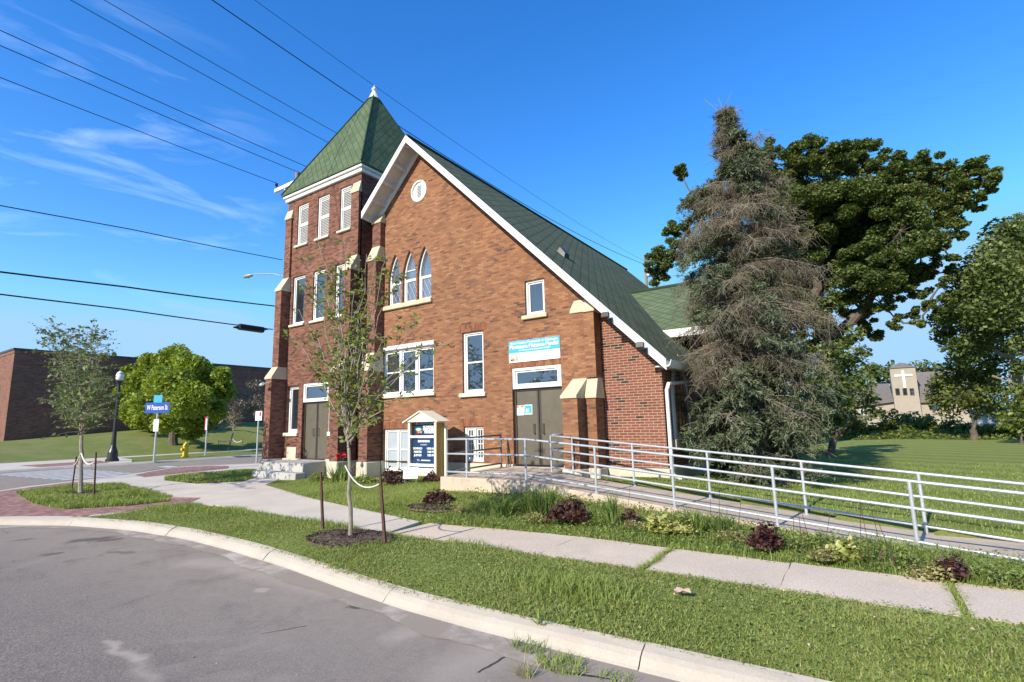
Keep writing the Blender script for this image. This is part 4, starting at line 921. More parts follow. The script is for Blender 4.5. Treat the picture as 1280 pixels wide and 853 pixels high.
# ------------------------------------------------------------------ ramp with landing
def ry(x): return 9.55-.155*(x+6.08)
def rb(x): return 10.75-.19*(x+4.17)
def rz(x): return 1.80-1.21-.0795*(x+6.08)
RP = thing('entrance_ramp', (-7, 10.5, .1), 'concrete ramp sloping down from a raised landing at the brown doors', 'ramp')
mb = MB(); mb.hexa([(-8.42, 9.46, 0), (-6.1, 9.46, 0), (-6.1, 11.93, 0), (-8.42, 11.93, 0)], [(-8.42, 9.46, .60), (-6.1, 9.46, .59), (-6.1, 11.93, .63), (-8.42, 11.93, .632)], .015); mb.build('landing', M_ramp, RP)
xe = 3.6; n = 14; xsr = np.linspace(-6.098, xe, n)
mb = MB(); bm = mb.bm; rr = []
for x in xsr:
    y0, y1, z = ry(x)-.09, (rb(x)+.09 if x > -6 else 11.2), max(rz(x), .075)
    rr.append([bm.verts.new(p) for p in ((x, y0, -.05), (x, y0, z-.012), (x, y0+.012, z), (x, y1-.012, z), (x, y1, z-.012), (x, y1, -.05))])
for i in range(n-1):
    for k in range(5): bm.faces.new((rr[i][k], rr[i+1][k], rr[i+1][k+1], rr[i][k+1]))
bm.faces.new(rr[0][::-1]); bm.faces.new(rr[-1]); bmesh.ops.recalc_face_normals(bm, faces=bm.faces[:]); mb.build('ramp_slab', M_ramp, RP)
# ------------------------------------------------------------------ railings
HT = [.862, .525, .115]
def railing(name, posts, rails_pts, label, mat=M_rail, r=.0235, hs=HT, vert=None):
    o = thing(name, posts[0], label, 'railing')
    for p in posts:
        mb = MB(); mb.tube([(p[0], p[1], p[2]-.0), (p[0], p[1], p[2]+hs[0])], r, 10); mb.lathe((p[0], p[1], p[2]), [(.055, 0), (.055, .012), (.03, .014)], 12); mb.build('post', mat, o, smooth=False)
    for h in hs:
        mb = MB(); mb.tube([(p[0], p[1], p[2]+h) for p in rails_pts], r*.92, 10); mb.build('rail', mat, o, smooth=True)
    return o
zl = .598
npst = [(-8.29, 9.55, zl), (-7.68, 9.55, zl), (-6.08, 9.55, rz(-6.08))]
def npost(px, py):
    r = ray(px, py); k = r[0]/r[1]; Y = (9.55-.155*6.08)/(1+.155*k); x = k*Y; return (x, ry(x), rz(x))
for p in ((745.8, 616), (843.6, 634), (972.5, 660), (1148.5, 690)): npst.append(npost(*p))
npst += [(1.95, ry(1.95), rz(1.95)), (3.5, ry(3.5), max(rz(3.5), .08))]
railing('ramp_railing', npst, npst, 'long silver pipe railing along the street side of the ramp')
bpst = []
def bpost(px, py):
    r = ray(px, py); k = r[0]/r[1]; Y = (10.75-.19*4.17)/(1+.19*k); x = k*Y; return (x, rb(x), rz(x))
for p in ((689.8, 590), (716.8, 594), (793, 606.5), (888, 621.5), (1008.3, 643), (1158.5, 668)): bpst.append(bpost(*p))
bpst += [(2.2, rb(2.2), rz(2.2)), (3.6, rb(3.6), max(rz(3.6), .08))]
railing('ramp_railing', bpst, bpst, 'silver pipe railing on the church side of the ramp')
rp = [(bpst[0][0]+.0, bpst[0][1]+.12, bpst[0][2]+.02), (-6.3, 11.86, .62)]
railing('ramp_railing', [rp[1]], rp, 'short silver railing return between ramp and brown doors')
lp = [(-8.27, 9.72, .60), (-8.24, 11.72, .625)]
railing('landing_railing', [lp[1]], lp, 'shade darkened pipe railing on the far side of the landing', M_shaderail)
# ------------------------------------------------------------------ street furniture across the main road
def grow(px, py, z, pxt, pyt):
    """base point at level z and a top height from the pixel above it"""
    b = gd(px, py, z); t = at(pxt, pyt, b.y); return b, t.z
b, zt = grow(140, 577, .13, 150, 464)
L = thing('street_lamp', b, 'black street lamp post with a frosted lantern across the road', 'street lamp')
h = zt-.13
mb = MB(); mb.lathe(b, [(.34, 0), (.34, .12), (.27, .2), (.25, .55), (.18, .75), (.13, .95), (.105, h*.3), (.075, h*.84), (.12, h*.845), (.12, h*.855), (.07, h*.86)], 16); mb.build('pole', M_black, L, smooth=False)
mb = MB(); mb.lathe(b, [(.09, h*.861), (.17, h*.875), (.19, h*.885)], 14); mb.build('lantern_base', M_black, L)
mb = MB(); mb.lathe(b, [(.13, h*.886), (.20, h*.91), (.21, h*.945), (.17, h*.965)], 14); mb.build('lamp_glass', M_lampgl, L, smooth=True)
mb = MB(); mb.lathe(b, [(.20, h*.9655), (.12, h*.985), (.05, h*.995), (.02, h)], 14); mb.build('cap', M_lampgl, L, smooth=True)
# street name sign
b, zt = grow(192.3, 577, .115, 197.3, 503)
P = thing('street_sign', b, 'blue street name sign on a steel post', 'street sign')
mb = MB(); mb.tube([b, (b.x, b.y, zt)], .055, 8); mb.build('post', M_galv, P)
fx = Vector((ray(212, 509)-ray(183, 509))); fx = Vector((fx.x, fx.y, 0)).normalized(); nrm = Vector((fx.y, -fx.x, 0))
w = (at(212, 509, b.y)-at(183, 509, b.y)).length*.47
def plate(mb, c, w, h, th=.012): mb.prism([c-fx*w/2+Vector((0, 0, -h/2)), c+fx*w/2+Vector((0, 0, -h/2)), c+fx*w/2+Vector((0, 0, h/2)), c-fx*w/2+Vector((0, 0, h/2))], -nrm*th)
zc2 = at(197, 510, b.y).z; hp = .62; c0 = Vector((b.x, b.y, zc2))+nrm*.075
mb = MB(); plate(mb, c0, w, hp); pl = mb.build('name_plate', M_blue, P)
ang = math.atan2(fx.y, fx.x)
lettering('W Paterson St', .40, c0+nrm*.004, M_text, pl, bold=.006, rot=(math.pi/2, 0, ang), width=w*.86)
mb = MB(); plate(mb, c0+Vector((0, 0, hp*.82)), .5, .46); p2 = mb.build('cross_plate', M_cyan, P)
mb = MB(); plate(mb, c0+Vector((-.04, 0, hp*.82-.06))+nrm*.004, .28, .24, .003); mb.build('marking', M_sgnw, p2)
c1 = Vector((b.x, b.y, at(194.5, 532, b.y).z))+nrm*.07
mb = MB(); plate(mb, c1, .3, .7); mb.build('small_plate', M_sgnw, P)
# sign post with a red edge
b, zt = grow(256.5, 569.5, .125, 259.5, 521)
P = thing('traffic_sign', b, 'narrow red and white sign on a steel post', 'sign')
mb = MB(); mb.tube([b, (b.x, b.y, zt)], .05, 8); mb.build('post', M_galv, P)
mb = MB(); c = Vector((b.x, b.y, zt-.5)); mb.box(c.x-.04, c.x+.14, c.y-.09, c.y-.07, c.z-.42, c.z+.48); mb.build('plate', M_sgnw, P)
mb = MB(); mb.box(c.x-.16, c.x-.041, c.y-.09, c.y-.07, c.z-.42, c.z+.48); mb.box(c.x-.04, c.x+.14, c.y-.094, c.y-.0905, c.z+.36, c.z+.48); mb.build('red_field', M_redp, P)
# parking sign near the tower
b, zt = grow(320.5, 579, .12, 324.8, 514)
P = thing('parking_sign', b, 'white parking sign on a steel post beside the tower', 'sign')
mb = MB(); mb.tube([b, (b.x, b.y, zt)], .04, 8); mb.build('post', M_galv, P)
pa, pb = at(320.6, 526, b.y), at(329.3, 514, b.y)
mb = MB(); mb.box(pa.x, pb.x, b.y-.07, b.y-.05, pa.z, pb.z); pl = mb.build('plate', M_sgnw, P)
ww, hh2 = pb.x-pa.x, pb.z-pa.z
mb = MB(); mb.box(pa.x+ww*.62, pb.x-ww*.12, b.y-.074, b.y-.0705, pa.z+hh2*.45, pb.z-hh2*.08); mb.build('red_print', M_redp, pl)
lettering('P', hh2*.36, (pa.x+ww*.25, b.y-.0735, pb.z-hh2*.24), M_lgrn, pl)
mb = MB(); mb.box(pa.x+ww*.15, pb.x-ww*.2, b.y-.074, b.y-.0705, pa.z+hh2*.1, pa.z+hh2*.16); mb.box(pa.x+ww*.62, pb.x-ww*.2, b.y-.074, b.y-.0705, pa.z+hh2*.2, pa.z+hh2*.3); mb.build('print', M_grey, pl)
# hydrant
b, zt = grow(231.5, 571.5, .13, 232.2, 552.5)
Hy = thing('fire_hydrant', b, 'yellow fire hydrant on the grass strip across the road', 'hydrant')
h = zt-.13; s = h/1.0
mb = MB(); mb.lathe(b, [(.24*s, 0), (.24*s, .05*s), (.17*s, .06*s), (.16*s, .68*s), (.2*s, .69*s), (.2*s, .74*s), (.17*s, .76*s), (.14*s, .88*s), (.06*s, .94*s), (.05*s, s)], 14); mb.build('barrel', M_yel, Hy)
mb = MB(); z = b.z+.55*s; mb.tube([(b.x-.28*s, b.y, z), (b.x+.28*s, b.y, z)], .075*s, 10); mb.build('hose_outlet', M_yel, Hy); mb = MB(); mb.tube([(b.x, b.y-.28*s, z-.03), (b.x, b.y-.1, z-.03)], .1*s, 10); mb.build('pumper_outlet', M_yel, Hy)
# ------------------------------------------------------------------ brick building across the road
XBd = -62.0; Yb0 = 13.45; zb = 9.38; Yb1 = 75
BL = thing('brick_building', (XBd, 30, 1), 'long windowless brown brick building on the grassy bank', 'building')
mb = MB(); mb.box(-110, XBd, Yb0, Yb1, -.1, zb-.35); mb.build('wall', M_far, BL)
mb = MB(); mb.box(-110, XBd+.05, Yb0-.05, Yb1, zb-.348, zb-.05, .02); mb.build('parapet', M_far, BL)
mb = MB(); mb.box(-110.1, XBd+.12, Yb0-.12, Yb1+.1, zb-.048, zb+.12); mb.build('coping', M_doorfr, BL)
mb = MB()
for z in (4.35, 8.1): mb.box(XBd, XBd+.06, Yb0+.3, Yb1, z, z+.42)
mb.build('brick_band', M_far, BL)
for py in (19.0, 21.2):
    mb = MB(); mb.box(XBd-6, XBd-4, py-.7, py+.7, zb+.1, zb+.62, .03); mb.build('rooftop_unit', M_galv, BL)
# ------------------------------------------------------------------ poles and wires
XP = -25.6; YP = XP/(ray(372, 222)[0]/ray(372, 222)[1]); zP = at(372, 216, YP).z
UPo = thing('utility_pole', (XP, YP, .1), 'wooden utility pole with a crossarm rising behind the tower', 'utility pole')
mb = MB(); mb.tube([(XP, YP, -.1), (XP, YP, zP)], [.2, .13], 10); mb.build('pole', M_pole, UPo)
ca, cb_ = at(344, 239.5, YP-.2), at(391, 218, YP-.2)
mb = MB(); mb.box(ca.x, cb_.x, YP-.27, YP-.15, ca.z-.1, ca.z+.12, .01); mb.build('crossarm', M_trim, UPo)
mb = MB(); mb.tube([(ca.x+.9, YP-.21, ca.z-.08), (XP, YP-.15, ca.z-1.0)], .03, 6); mb.build('brace', M_trim, UPo)
ins = []
for px in (346, 373.5, 386):
    q = at(px, 230, YP-.2); mb = MB(); mb.lathe((q.x, YP-.21, ca.z+.12), [(.02, 0), (.02, .15), (.09, .17), (.05, .22), (.09, .25), (.06, .36), (.02, .38)], 10); mb.build('insulator', M_black, UPo); ins.append((q.x, YP-.21, ca.z+.48))
q = at(331, 345, YP); q2 = at(352, 345, YP)
mb = MB(); mb.tube([(XP, YP-.1, q2.z-.4), (q2.x, YP-.5, q2.z+.0), (q.x+.5, YP-.9, q2.z+.1), (q.x+.2, YP-1, q2.z+.08)], .035, 6); arm = mb.build('lamp_arm', M_galv, UPo)
mb = MB(); mb.lathe((0, 0, 0), [(.02, -.5), (.14, -.3), (.17, .1), (.10, .42), (.03, .5)], 10)
for v in mb.bm.verts: c = v.co.copy(); v.co = Vector((q.x+.0-c.z*.9, YP-1.0, q2.z+.06+c.x*.55)) + Vector((0, c.y, 0))
mb.build('lamp_head', M_galv, arm, smooth=True)
def wire(pa, pxb, X, r, label, sag=.0009, ext=-34, extra=None, mid=None):
    """a cable hung along the street: from point pa to the point where it leaves the frame, and on to the next pole"""
    A = Vector(pa); B = ax(pxb[0], pxb[1], X)
    def zz(y):
        t = (y-A.y)/(B.y-A.y); return A.z+(B.z-A.z)*t+sag*(y-A.y)*(y-B.y)
    ys_ = np.linspace(A.y, ext, 40); pts = [(A.x+(X-A.x)*min(1, abs(y-A.y)/8), y, zz(y)) for y in ys_]
    mb = MB(); mb.tube(pts, r, 5); o = mb.build('cable', M_wire); tag(o, label, 'cable', None); return o
CG1 = None
wire(ins[0], (0, 97), ins[0][0], .017, 'lowest of three crossarm cables, ending at the arm tip')
wire(ins[1], (0, 57), ins[1][0], .017, 'middle cable of three tied to the wooden crossarm')
wire(ins[2], (0, 38), ins[2][0], .017, 'highest of three cables reaching the crossarm beside the roof')
for (pa, pb, X, lab) in (((413, 180), (88, 0), -24.6, 'overhead cable passing behind the tower roof, lower of a close pair'), ((418, 165), (130, 0), -24.2, 'overhead cable passing behind the tower roof, upper of a close pair')):
    A = ax(pa[0], pa[1], X); B = ax(pb[0], pb[1], X); sl = (A.z-B.z)/(A.y-B.y); mb = MB()
    mb.tube([(X, y, A.z+sl*(y-A.y)+.0012*(y-A.y)*(y-B.y)) for y in np.linspace(A.y+9, -22, 30)], .016, 5); tag(mb.build('cable', M_wire), lab, 'cable')
XQ = -17.4; YQ = XQ/(ray(806, 322)[0]/ray(806, 322)[1]); zQ = at(806, 320, YQ).z
Q = thing('utility_pole', (XQ, YQ, .1), 'weathered pole top beyond the nave roof, half hidden by oak leaves', 'utility pole')
mb = MB(); mb.tube([(XQ, YQ, -.1), (XQ, YQ, zQ)], [.2, .14], 10); mb.build('pole', M_pole, Q)
mb = MB(); mb.lathe((XQ+.3, YQ-.2, zQ-2.4), [(.2, 0), (.24, .1), (.24, .8), (.1, .95)], 12); mb.build('transformer', M_galv, Q)
for (pb, pm, r, lab, dz) in (((265, 0), (640, 246.5), .020, 'black overhead cable running just above the ridge of the nave', 0), ((318, 0), (640, 226), .010, 'thin faint overhead cable, topmost over the nave roof', .5)):
    A = at(806, 331-dz*8, YQ); B = ax(pb[0], pb[1], XQ+.001); M = ax(pm[0], pm[1], XQ)
    ys3 = np.array([A.y, M.y, B.y]); zs3 = np.array([A.z, M.z, B.z]); co = np.polyfit(ys3, zs3, 2)
    mb = MB(); mb.tube([(XQ, y, float(np.polyval(co, y))) for y in np.linspace(YQ, -14, 40)], r, 5); tag(mb.build('cable', M_wire), lab, 'cable')
w8 = wire(at(353, 325, YP), (0, 257), XP, .022, 'single black cable sagging left of the tower, below the crossarm cables', .0016)
w9 = wire(at(346, 383, YP), (0, 340), XP-.1, .036, 'thick black telephone cable, upper of the two low ones', .0022)
w10 = wire(at(341, 412, YP), (0, 368), XP-.2, .03, 'low black telephone cable carrying a splice box', .0018)
q = ax(314, 410.5, XP-.2); sp = thing('splice_box', q, 'black splice box hanging on the lowest cable', 'splice box'); 
mb = MB(); dY = 1.35
mb.box(q.x-.14, q.x+.14, q.y-dY*.5, q.y+dY*.5, q.z-.16, q.z+.14, .05); 
zA, zB = ax(300, 408.2, XP-.2).z, ax(328, 412.2, XP-.2).z
for v in mb.bm.verts: v.co.z += (zB-zA)*((v.co.y-q.y)/3.0)
mb.build('housing', M_black, sp)
for s in (-1, 1):
    mb = MB(); mb.tube([(q.x, q.y+s*dY*.5, q.z+s*.05), (q.x, q.y+s*(dY*.5+.25), q.z+s*.08)], [.09, .03], 8); mb.build('end_cap', M_black, sp)
# ------------------------------------------------------------------ vegetation
def rot_frames(n, tilt_lo=0, tilt_hi=1.4):
    az = rng.uniform(0, 2*np.pi, n); ti = rng.uniform(tilt_lo, tilt_hi, n)
    nx = np.sin(ti)*np.cos(az); ny = np.sin(ti)*np.sin(az); nz = np.cos(ti); N = np.stack([nx, ny, nz], 1)
    r = rng.normal(size=(n, 3)); U = np.cross(N, r); U /= np.linalg.norm(U, axis=1)[:, None]; W = np.cross(N, U); return U, W, N
def leaves(name, C, size, mat, parent=None, asp=.6, tilt=(0, 1.4), svar=.4, U=None):
    C = np.asarray(C, float); n = len(C); A, B, N = rot_frames(n, *tilt)
    if U is not None: A = U; B = np.cross(N, A); B /= np.linalg.norm(B, axis=1)[:, None]+1e-9
    s = size*rng.uniform(1-svar, 1+svar, n)[:, None]; w = s*asp
    fold = N*s*.12
    V = np.stack([C-A*s*.5, C-B*w*.5+A*s*.05+fold, C+A*s*.55, C+B*w*.5+A*s*.05+fold], 1).reshape(-1, 3)
    i = np.arange(n)[:, None]*4; Q = i+np.array([[0, 1, 2, 3]])
    return npmesh(name, V, Q, None, mat, parent)
def ball(c, r, n, flat=.75, shell=.55):
    d = rng.normal(size=(n, 3)); d /= np.linalg.norm(d, axis=1)[:, None]
    rad = r*(rng.uniform(0, 1, n)**shell)[:, None]; return np.asarray(c)[None, :]+d*rad*np.array([1, 1, flat])
def blades(name, base, h, w, mat, parent=None, lean=.35, stiff=.45, kind=None):
    base = np.asarray(base, float); n = len(base); h = np.broadcast_to(h, (n,)).astype(float); w = np.broadcast_to(w, (n,)).astype(float)
    az = rng.uniform(0, 2*np.pi, n); d = np.stack([np.cos(az), np.sin(az), np.zeros(n)], 1); az2 = az+np.pi/2+rng.normal(0, .5, n); p = np.stack([np.cos(az2), np.sin(az2), np.zeros(n)], 1)
    L = (lean*rng.uniform(.2, 1.6, n)*h)[:, None]; z = np.array([0, 0, 1.0])
    m = base+d*L*stiff*.6+z*(h*.55)[:, None]; t = base+d*L*1.15+z*(h*rng.uniform(.75, 1.0, n))[:, None]
    W = p*w[:, None]*.5
    V = np.stack([base-W, base+W, m+W*.8, m-W*.8, t], 1).reshape(-1, 3); i = np.arange(n)[:, None]*5
    return npmesh(name, V, i+np.array([[0, 1, 2, 3]]), i+np.array([[3, 2, 4]]), mat, parent)
def limb(mb, a, b, r0, r1, wob=.12, n=6, sagz=0.0, seg=7):
    a, b = Vector(a), Vector(b); L = (b-a).length; pts = []
    for i in range(seg):
        t = i/(seg-1); p = a.lerp(b, t)
        if 0 < i < seg-1: p += Vector((random.gauss(0, 1), random.gauss(0, 1), random.gauss(0, .6)))*L*wob*.25
        p.z += sagz*L*math.sin(math.pi*t); pts.append(p)
    mb.tube(pts, [r0+(r1-r0)*(i/(seg-1)) for i in range(seg)], n); return pts
# ---------- grass
def scatter(n, poly_test, x0, x1, y0, y1):
    x = rng.uniform(x0, x1, n); y = rng.uniform(y0, y1, n); k = poly_test(x, y); return x[k], y[k]
Hv = np.vectorize(H); ky = np.vectorize(kerb_y); sn = np.vectorize(sw_near); sf = np.vectorize(sw_far)
def clump_noise(x, y, s=1.0): return .5+.25*np.sin(x*2.1*s+1.3*np.sin(y*1.7*s))+.25*np.sin(y*2.7*s+x*.9*s+2*np.sin(x*1.1*s))
def turfpatch(name, x, y, hlo, hhi, w, mat, lean=.5, hn=1.0, hfun=None):
    z = Hv(x, y) if hfun is None else hfun(x, y); k = clump_noise(x, y, hn); h = (hlo+(hhi-hlo)*k)*rng.uniform(.6, 1.25, len(x))
    o = blades(name, np.stack([x, y, z-.006], 1), h, w*rng.uniform(.7, 1.4, len(x)), mat, lean=lean); return tag(o, kind='stuff')
TRK = gd(438, 671, .22)
def notmulch(x, y): return ((x-TRK.x)**2/.55**2+(y-TRK.y)**2/.38**2 > rng.uniform(.7, 1.15, len(x)))
# verge by the street
dens = lambda x, y: rng.uniform(0, 1, len(x)) < np.clip(1.35-np.hypot(x+1, y-1)*.07, .35, 1)*np.clip(.62+.7*clump_noise(x, y, 1.9), .3, 1)
x, y = scatter(190000, lambda x, y: (y > ky(x)-.06+rng.normal(0, .03, len(x))) & (y < sn(x)+rng.normal(.0, .035, len(x))) & notmulch(x, y) & dens(x, y), -13.4, 3.2, 4.0, 6.5)
turfpatch('grass', x, y, .020, .052, .006, M_grass, .85)
kk = rng.uniform(0, 1, len(x)) < .08; o = leaves('clover', np.stack([x[kk]+.01, y[kk], Hv(x[kk], y[kk])+rng.uniform(.012, .05, kk.sum())], 1), .024, M_weed, None, .8, (0, .9)); tag(o, kind='stuff')
k = rng.uniform(0, 1, len(x)) < .34; turfpatch('grass', x[k]+.003, y[k]+.002, .018, .05, .007, M_grass2, 1.0)
# taller uneven grass along the back of the verge and at its left end
x, y = scatter(26000, lambda x, y: (y > sn(x)-.35-.9*np.clip((-x-9)/3, 0, 1)) & (y < sn(x)+.03) & (clump_noise(x, y, 1.7)+np.clip((-x-6)*.12, 0, .4) > .52) & (x < -4), -13.3, 3, 4.6, 6.5)
turfpatch('grass', x, y, .055, .14, .007, M_grass, .6)
x, y = scatter(9000, lambda x, y: (np.hypot((x+2.6)/1.0, (y-4.75)/.42) < rng.uniform(.3, 1, len(x))), -4, -1, 4.1, 5.4); turfpatch('grass', x, y, .06, .14, .007, M_grass, .6)
# strip between the footway and the ramp, and the front lawn
def strip_ok(x, y): return (y > sf(x)-.03+rng.normal(0, .045, len(x))) & (np.where(x > -8.45, y < np.where(x > -6.08, 9.55-.155*(x+6.08)-.1, 9.45), y < 10.9)) & ~((x < -13.5) & (y < 9.4+(x+15)*-.0)) & (rng.uniform(0, 1, len(x)) < np.where(x < -9, .55, 1))
x, y = scatter(150000, strip_ok, -15.4, 3.4, 6.8, 10.9)
turfpatch('grass', x, y, .035, .085, .0075, M_grass, .75)
kk = (rng.uniform(0, 1, len(x)) < .22) & (x > -7.5); o = leaves('ground_cover', np.stack([x[kk]+.01, y[kk], Hv(x[kk], y[kk])+rng.uniform(.02, .12, kk.sum())], 1), .038, M_weed, None, .6, (0, 1.1)); tag(o, kind='stuff')
x, y = scatter(26000, lambda x, y: strip_ok(x, y) & (x > -6.5) & (clump_noise(x, y, 1.4) > .42), -6.6, 3.4, 6.9, 10); turfpatch('grass', x, y, .08, .22, .009, M_weed, .85)
gx_, gy_ = [], []
for g, gw in GAPS:
    if gw > .02 and g < 4:
        m = 700; yy = rng.uniform(sw_near(g)-.02, sw_far(g)+.02, m); gx_.append(g+rng.normal(0, gw*.42, m)+.02*np.sin(yy*9)); gy_.append(yy)
x = np.concatenate(gx_); y = np.concatenate(gy_); turfpatch('grass', x, y, .06, .10, .008, M_grass, .7)
# lawn beyond the ramp
x, y = scatter(90000, lambda x, y: (y > np.where(x > -6, 10.75-.19*(x+4.17)+.08, 12)) & ((x > -3.7) | (y < 11.9)) & (rng.uniform(0, 1, len(x)) < np.clip(1.5-y*.055, .12, 1)), -5.2, 8, 9, 24); turfpatch('grass', x, y, .04, .075, .010, M_grass, .5)
# corner beds
from mathutils.geometry import intersect_point_line
def inpoly(pts):
    P = np.array(pts)
    def f(x, y):
        c = np.zeros(len(x), bool); j = len(P)-1
        for i in range(len(P)):
            cond = ((P[i, 1] > y) != (P[j, 1] > y)) & (x < (P[j, 0]-P[i, 0])*(y-P[i, 1])/(P[j, 1]-P[i, 1]+1e-12)+P[i, 0]); c ^= cond; j = i
        return c
    return f
bed1 = [(-20.9, 4.95), (-17.3, 4.42), (-15.2, 4.42), (-14.4, 5.3), (-14.2, 6.15), (-15.2, 6.68), (-20.3, 7.35), (-21.8, 6.6), (-21.9, 5.8)]
SAP = gd(101, 617, .14)
x, y = scatter(30000, lambda x, y: inpoly(bed1)(x, y) & (((x-SAP.x)/.75)**2+((y-SAP.y)/.42)**2 > 1), -22, -14, 4.3, 7.5); turfpatch('grass', x, y, .06, .14, .014, M_grass, .5, hfun=lambda x, y: np.full(len(x), .13))
bed2 = [(-20.6, 8.75), (-18.1, 8.65), (-17.2, 9.6), (-18.2, 10.75), (-19.7, 11.7), (-21.6, 12.6), (-22.4, 10.9), (-21.9, 9.3)]
x, y = scatter(16000, inpoly(bed2), -23, -17, 8.5, 12.7); turfpatch('grass', x, y, .06, .13, .016, M_grass, .5, hfun=lambda x, y: np.full(len(x), .13))
# mulch ring
def mulch(c, rx, ry, z, n, name='mulch'):
    t = rng.uniform(0, 2*np.pi, n); r = np.sqrt(rng.uniform(0, 1, n)); C = np.stack([c.x+rx*r*np.cos(t), c.y+ry*r*np.sin(t), z+.03*(1-r)+rng.uniform(0, .012, n)], 1)
    mb = MB(); mb.lathe((0, 0, 0), [(1.0, -.03), (.9, .012), (.5, .028), (.01, .034)], 24); o = mb.build(name, M_mulch); 
    for v in o.data.vertices: v.co = Vector((c.x+v.co.x*rx*(1+.1*math.sin(5*math.atan2(v.co.y, v.co.x))), c.y+v.co.y*ry, z+v.co.z))
    tag(o, kind='stuff'); o2 = leaves('mulch_chips', C, .05, M_bchip, None, .3, (0, .7), .6); tag(o2, kind='stuff')
M_bchip = leaf_mat('bark_chips', [(0, (.035, .022, .016)), (.5, (.085, .055, .04)), (1, (.17, .12, .085))], 0, .9, 8)
mulch(TRK, .78, .50, .205, 2600); mulch(SAP, .95, .55, .125, 1200)
BU = gd(541, 634, .19); mulch(Vector((BU.x, BU.y, 0)), .62, .34, .19, 1500)
# ---------- weeds in the street
def tuft(name, c, r, n, hlo, hhi, w, mat, label, cat, group=None, lean=.8):
    a = rng.uniform(0, 2*np.pi, n); q = r*np.sqrt(rng.uniform(0, 1, n)); o = blades(name, np.stack([c[0]+q*np.cos(a), c[1]+q*np.sin(a)*.6, np.full(n, c[2])], 1), rng.uniform(hlo, hhi, n), w, mat, lean=lean, stiff=.9); return tag(o, label, cat, group)
c = gd(702, 834, .02); tuft('weed', c, .20, 230, .04, .10, .007, M_grass, 'spreading green weed clump growing from the street crack', 'weed')
c = gd(662, 812, .02); tuft('weed', c, .16, 160, .03, .09, .006, M_weed, 'low dark weed in the gutter below the kerb joint', 'weed')
c = gd(655, 845, .02); tuft('weed', c, .08, 40, .05, .16, .006, M_grass2, 'small pale dry weed beside the street crack', 'weed')
c = gd(770, 851, .02); tuft('weed', c, .14, 60, .03, .08, .006, M_weed, 'flat weed at the lower edge of the asphalt crack', 'weed')
c = gd(678, 778, .15); tuft('weed', (c.x, c.y, .13), .05, 26, .07, .14, .008, M_weed, 'drooping weed growing out of the kerb joint', 'weed', lean=1.6)
# fallen leaf
c = gd(853, 742, .24); mb = MB(); bm = mb.bm
vs = [bm.verts.new((c.x+x*.11, c.y+y*.11, .25+z*.11)) for x, y, z in ((-.7, -.1, .1), (-.3, -.42, .02), (.2, -.35, .25), (.75, -.15, .1), (.5, .3, .35), (0, .42, .15), (-.45, .3, .3), (0, 0, -.08))]
for i in range(7): bm.faces.new((vs[i], vs[(i+1) % 7], vs[7]))
tag(mb.build('fallen_leaf', M_leafd), 'curled pinkish dried leaf lying on the verge', 'leaf')
# clover flecks and litter on the verge
x, y = scatter(110, lambda x, y: (y > ky(x)+.1) & (y < sn(x)-.1), -6, 2.5, 4, 6.2); o = leaves('litter', np.stack([x, y, Hv(x, y)+.06], 1), .022, M_leafd, None, .6, (0, .8)); tag(o, kind='stuff')
# grit on the asphalt
x, y = scatter(650, lambda x, y: (y < ky(x)-.2), -12, 2, .6, 4.4); o = leaves('grit', np.stack([x, y, np.full(len(x), .026)], 1),   .014, M_grit, None, .8, (0, 1)); tag(o, kind='stuff')
# ---------- bed plants
def bush(px, py, z, wpx, hm, mat, label, cat='plant', n=900, size=.06, name='shrub', group=None, asp=.75, stem=True):
    c = gd(px, py, z); d = Vector(ray(px, py)); dist = (c-Vector((0, 0, CH))).length; r = wpx/FPX*dist*.5*.98; hm *= .95
    o = thing(name, c, label, cat, group)
    parts_ = []
    for kk in range(6):
        m = n//6; t = rng.uniform(0, 2*np.pi, m); q = np.sqrt(rng.uniform(0, 1, m)); ox, oy = random.uniform(-.55, .55)*r, random.uniform(-.4, .4)*r; rs = r*random.uniform(.38, .62); hs_ = hm*random.uniform(.55, 1.12)
        hh = hs_*(1-q**2*.8)*rng.uniform(.2, 1.08, m); parts_.append(np.stack([c.x+ox+rs*q*np.cos(t), c.y+oy+rs*.85*q*np.sin(t), c.z+.01+hh], 1))
    C = np.concatenate(parts_); leaves('foliage', C, size, mat, o, asp, (0, 1.2))
    if stem:
        mb = MB()
        for k in range(9):
            a = random.uniform(0, 6.28); mb.tube([(c.x, c.y, c.z-.02), (c.x+r*.5*math.cos(a), c.y+r*.4*math.sin(a), c.z+hm*.55)], [.008, .004], 5)
        mb.build('stems', M_dark, o)
    return o
def sword(px, py, z, wpx, hm, label, n=60, mat=M_iris, w=.022, name='sword_plant', lean=.35, flower=None, group=None, cat='plant'):
    c = gd(px, py, z); dist = (c-Vector((0, 0, CH))).length; r = wpx/FPX*dist*.5; o = thing(name, c, label, cat, group)
    a = rng.uniform(0, 2*np.pi, n); q = r*.45*np.sqrt(rng.uniform(0, 1, n)); blades('foliage', np.stack([c.x+q*np.cos(a), c.y+q*np.sin(a)*.8, np.full(n, c.z-.01)], 1), hm*rng.uniform(.55, 1.1, n), w, mat, o, lean, .8)
    if flower:
        mb = MB(); fl = []
        for k in range(flower[0]):
            a = random.uniform(0, 6.28); t = Vector((c.x+r*.5*math.cos(a), c.y+r*.4*math.sin(a), c.z+flower[1]*random.uniform(.8, 1.1))); mb.tube([(c.x+.02*k, c.y, c.z), t], .005, 5); fl.append(t)
        mb.build('stems', M_iris, o)
        P = np.concatenate([ball(tuple(f), flower[2], 22, 1.0) for f in fl]); leaves('flowers', P, flower[2]*1.3, flower[3], o, .8)
    return o
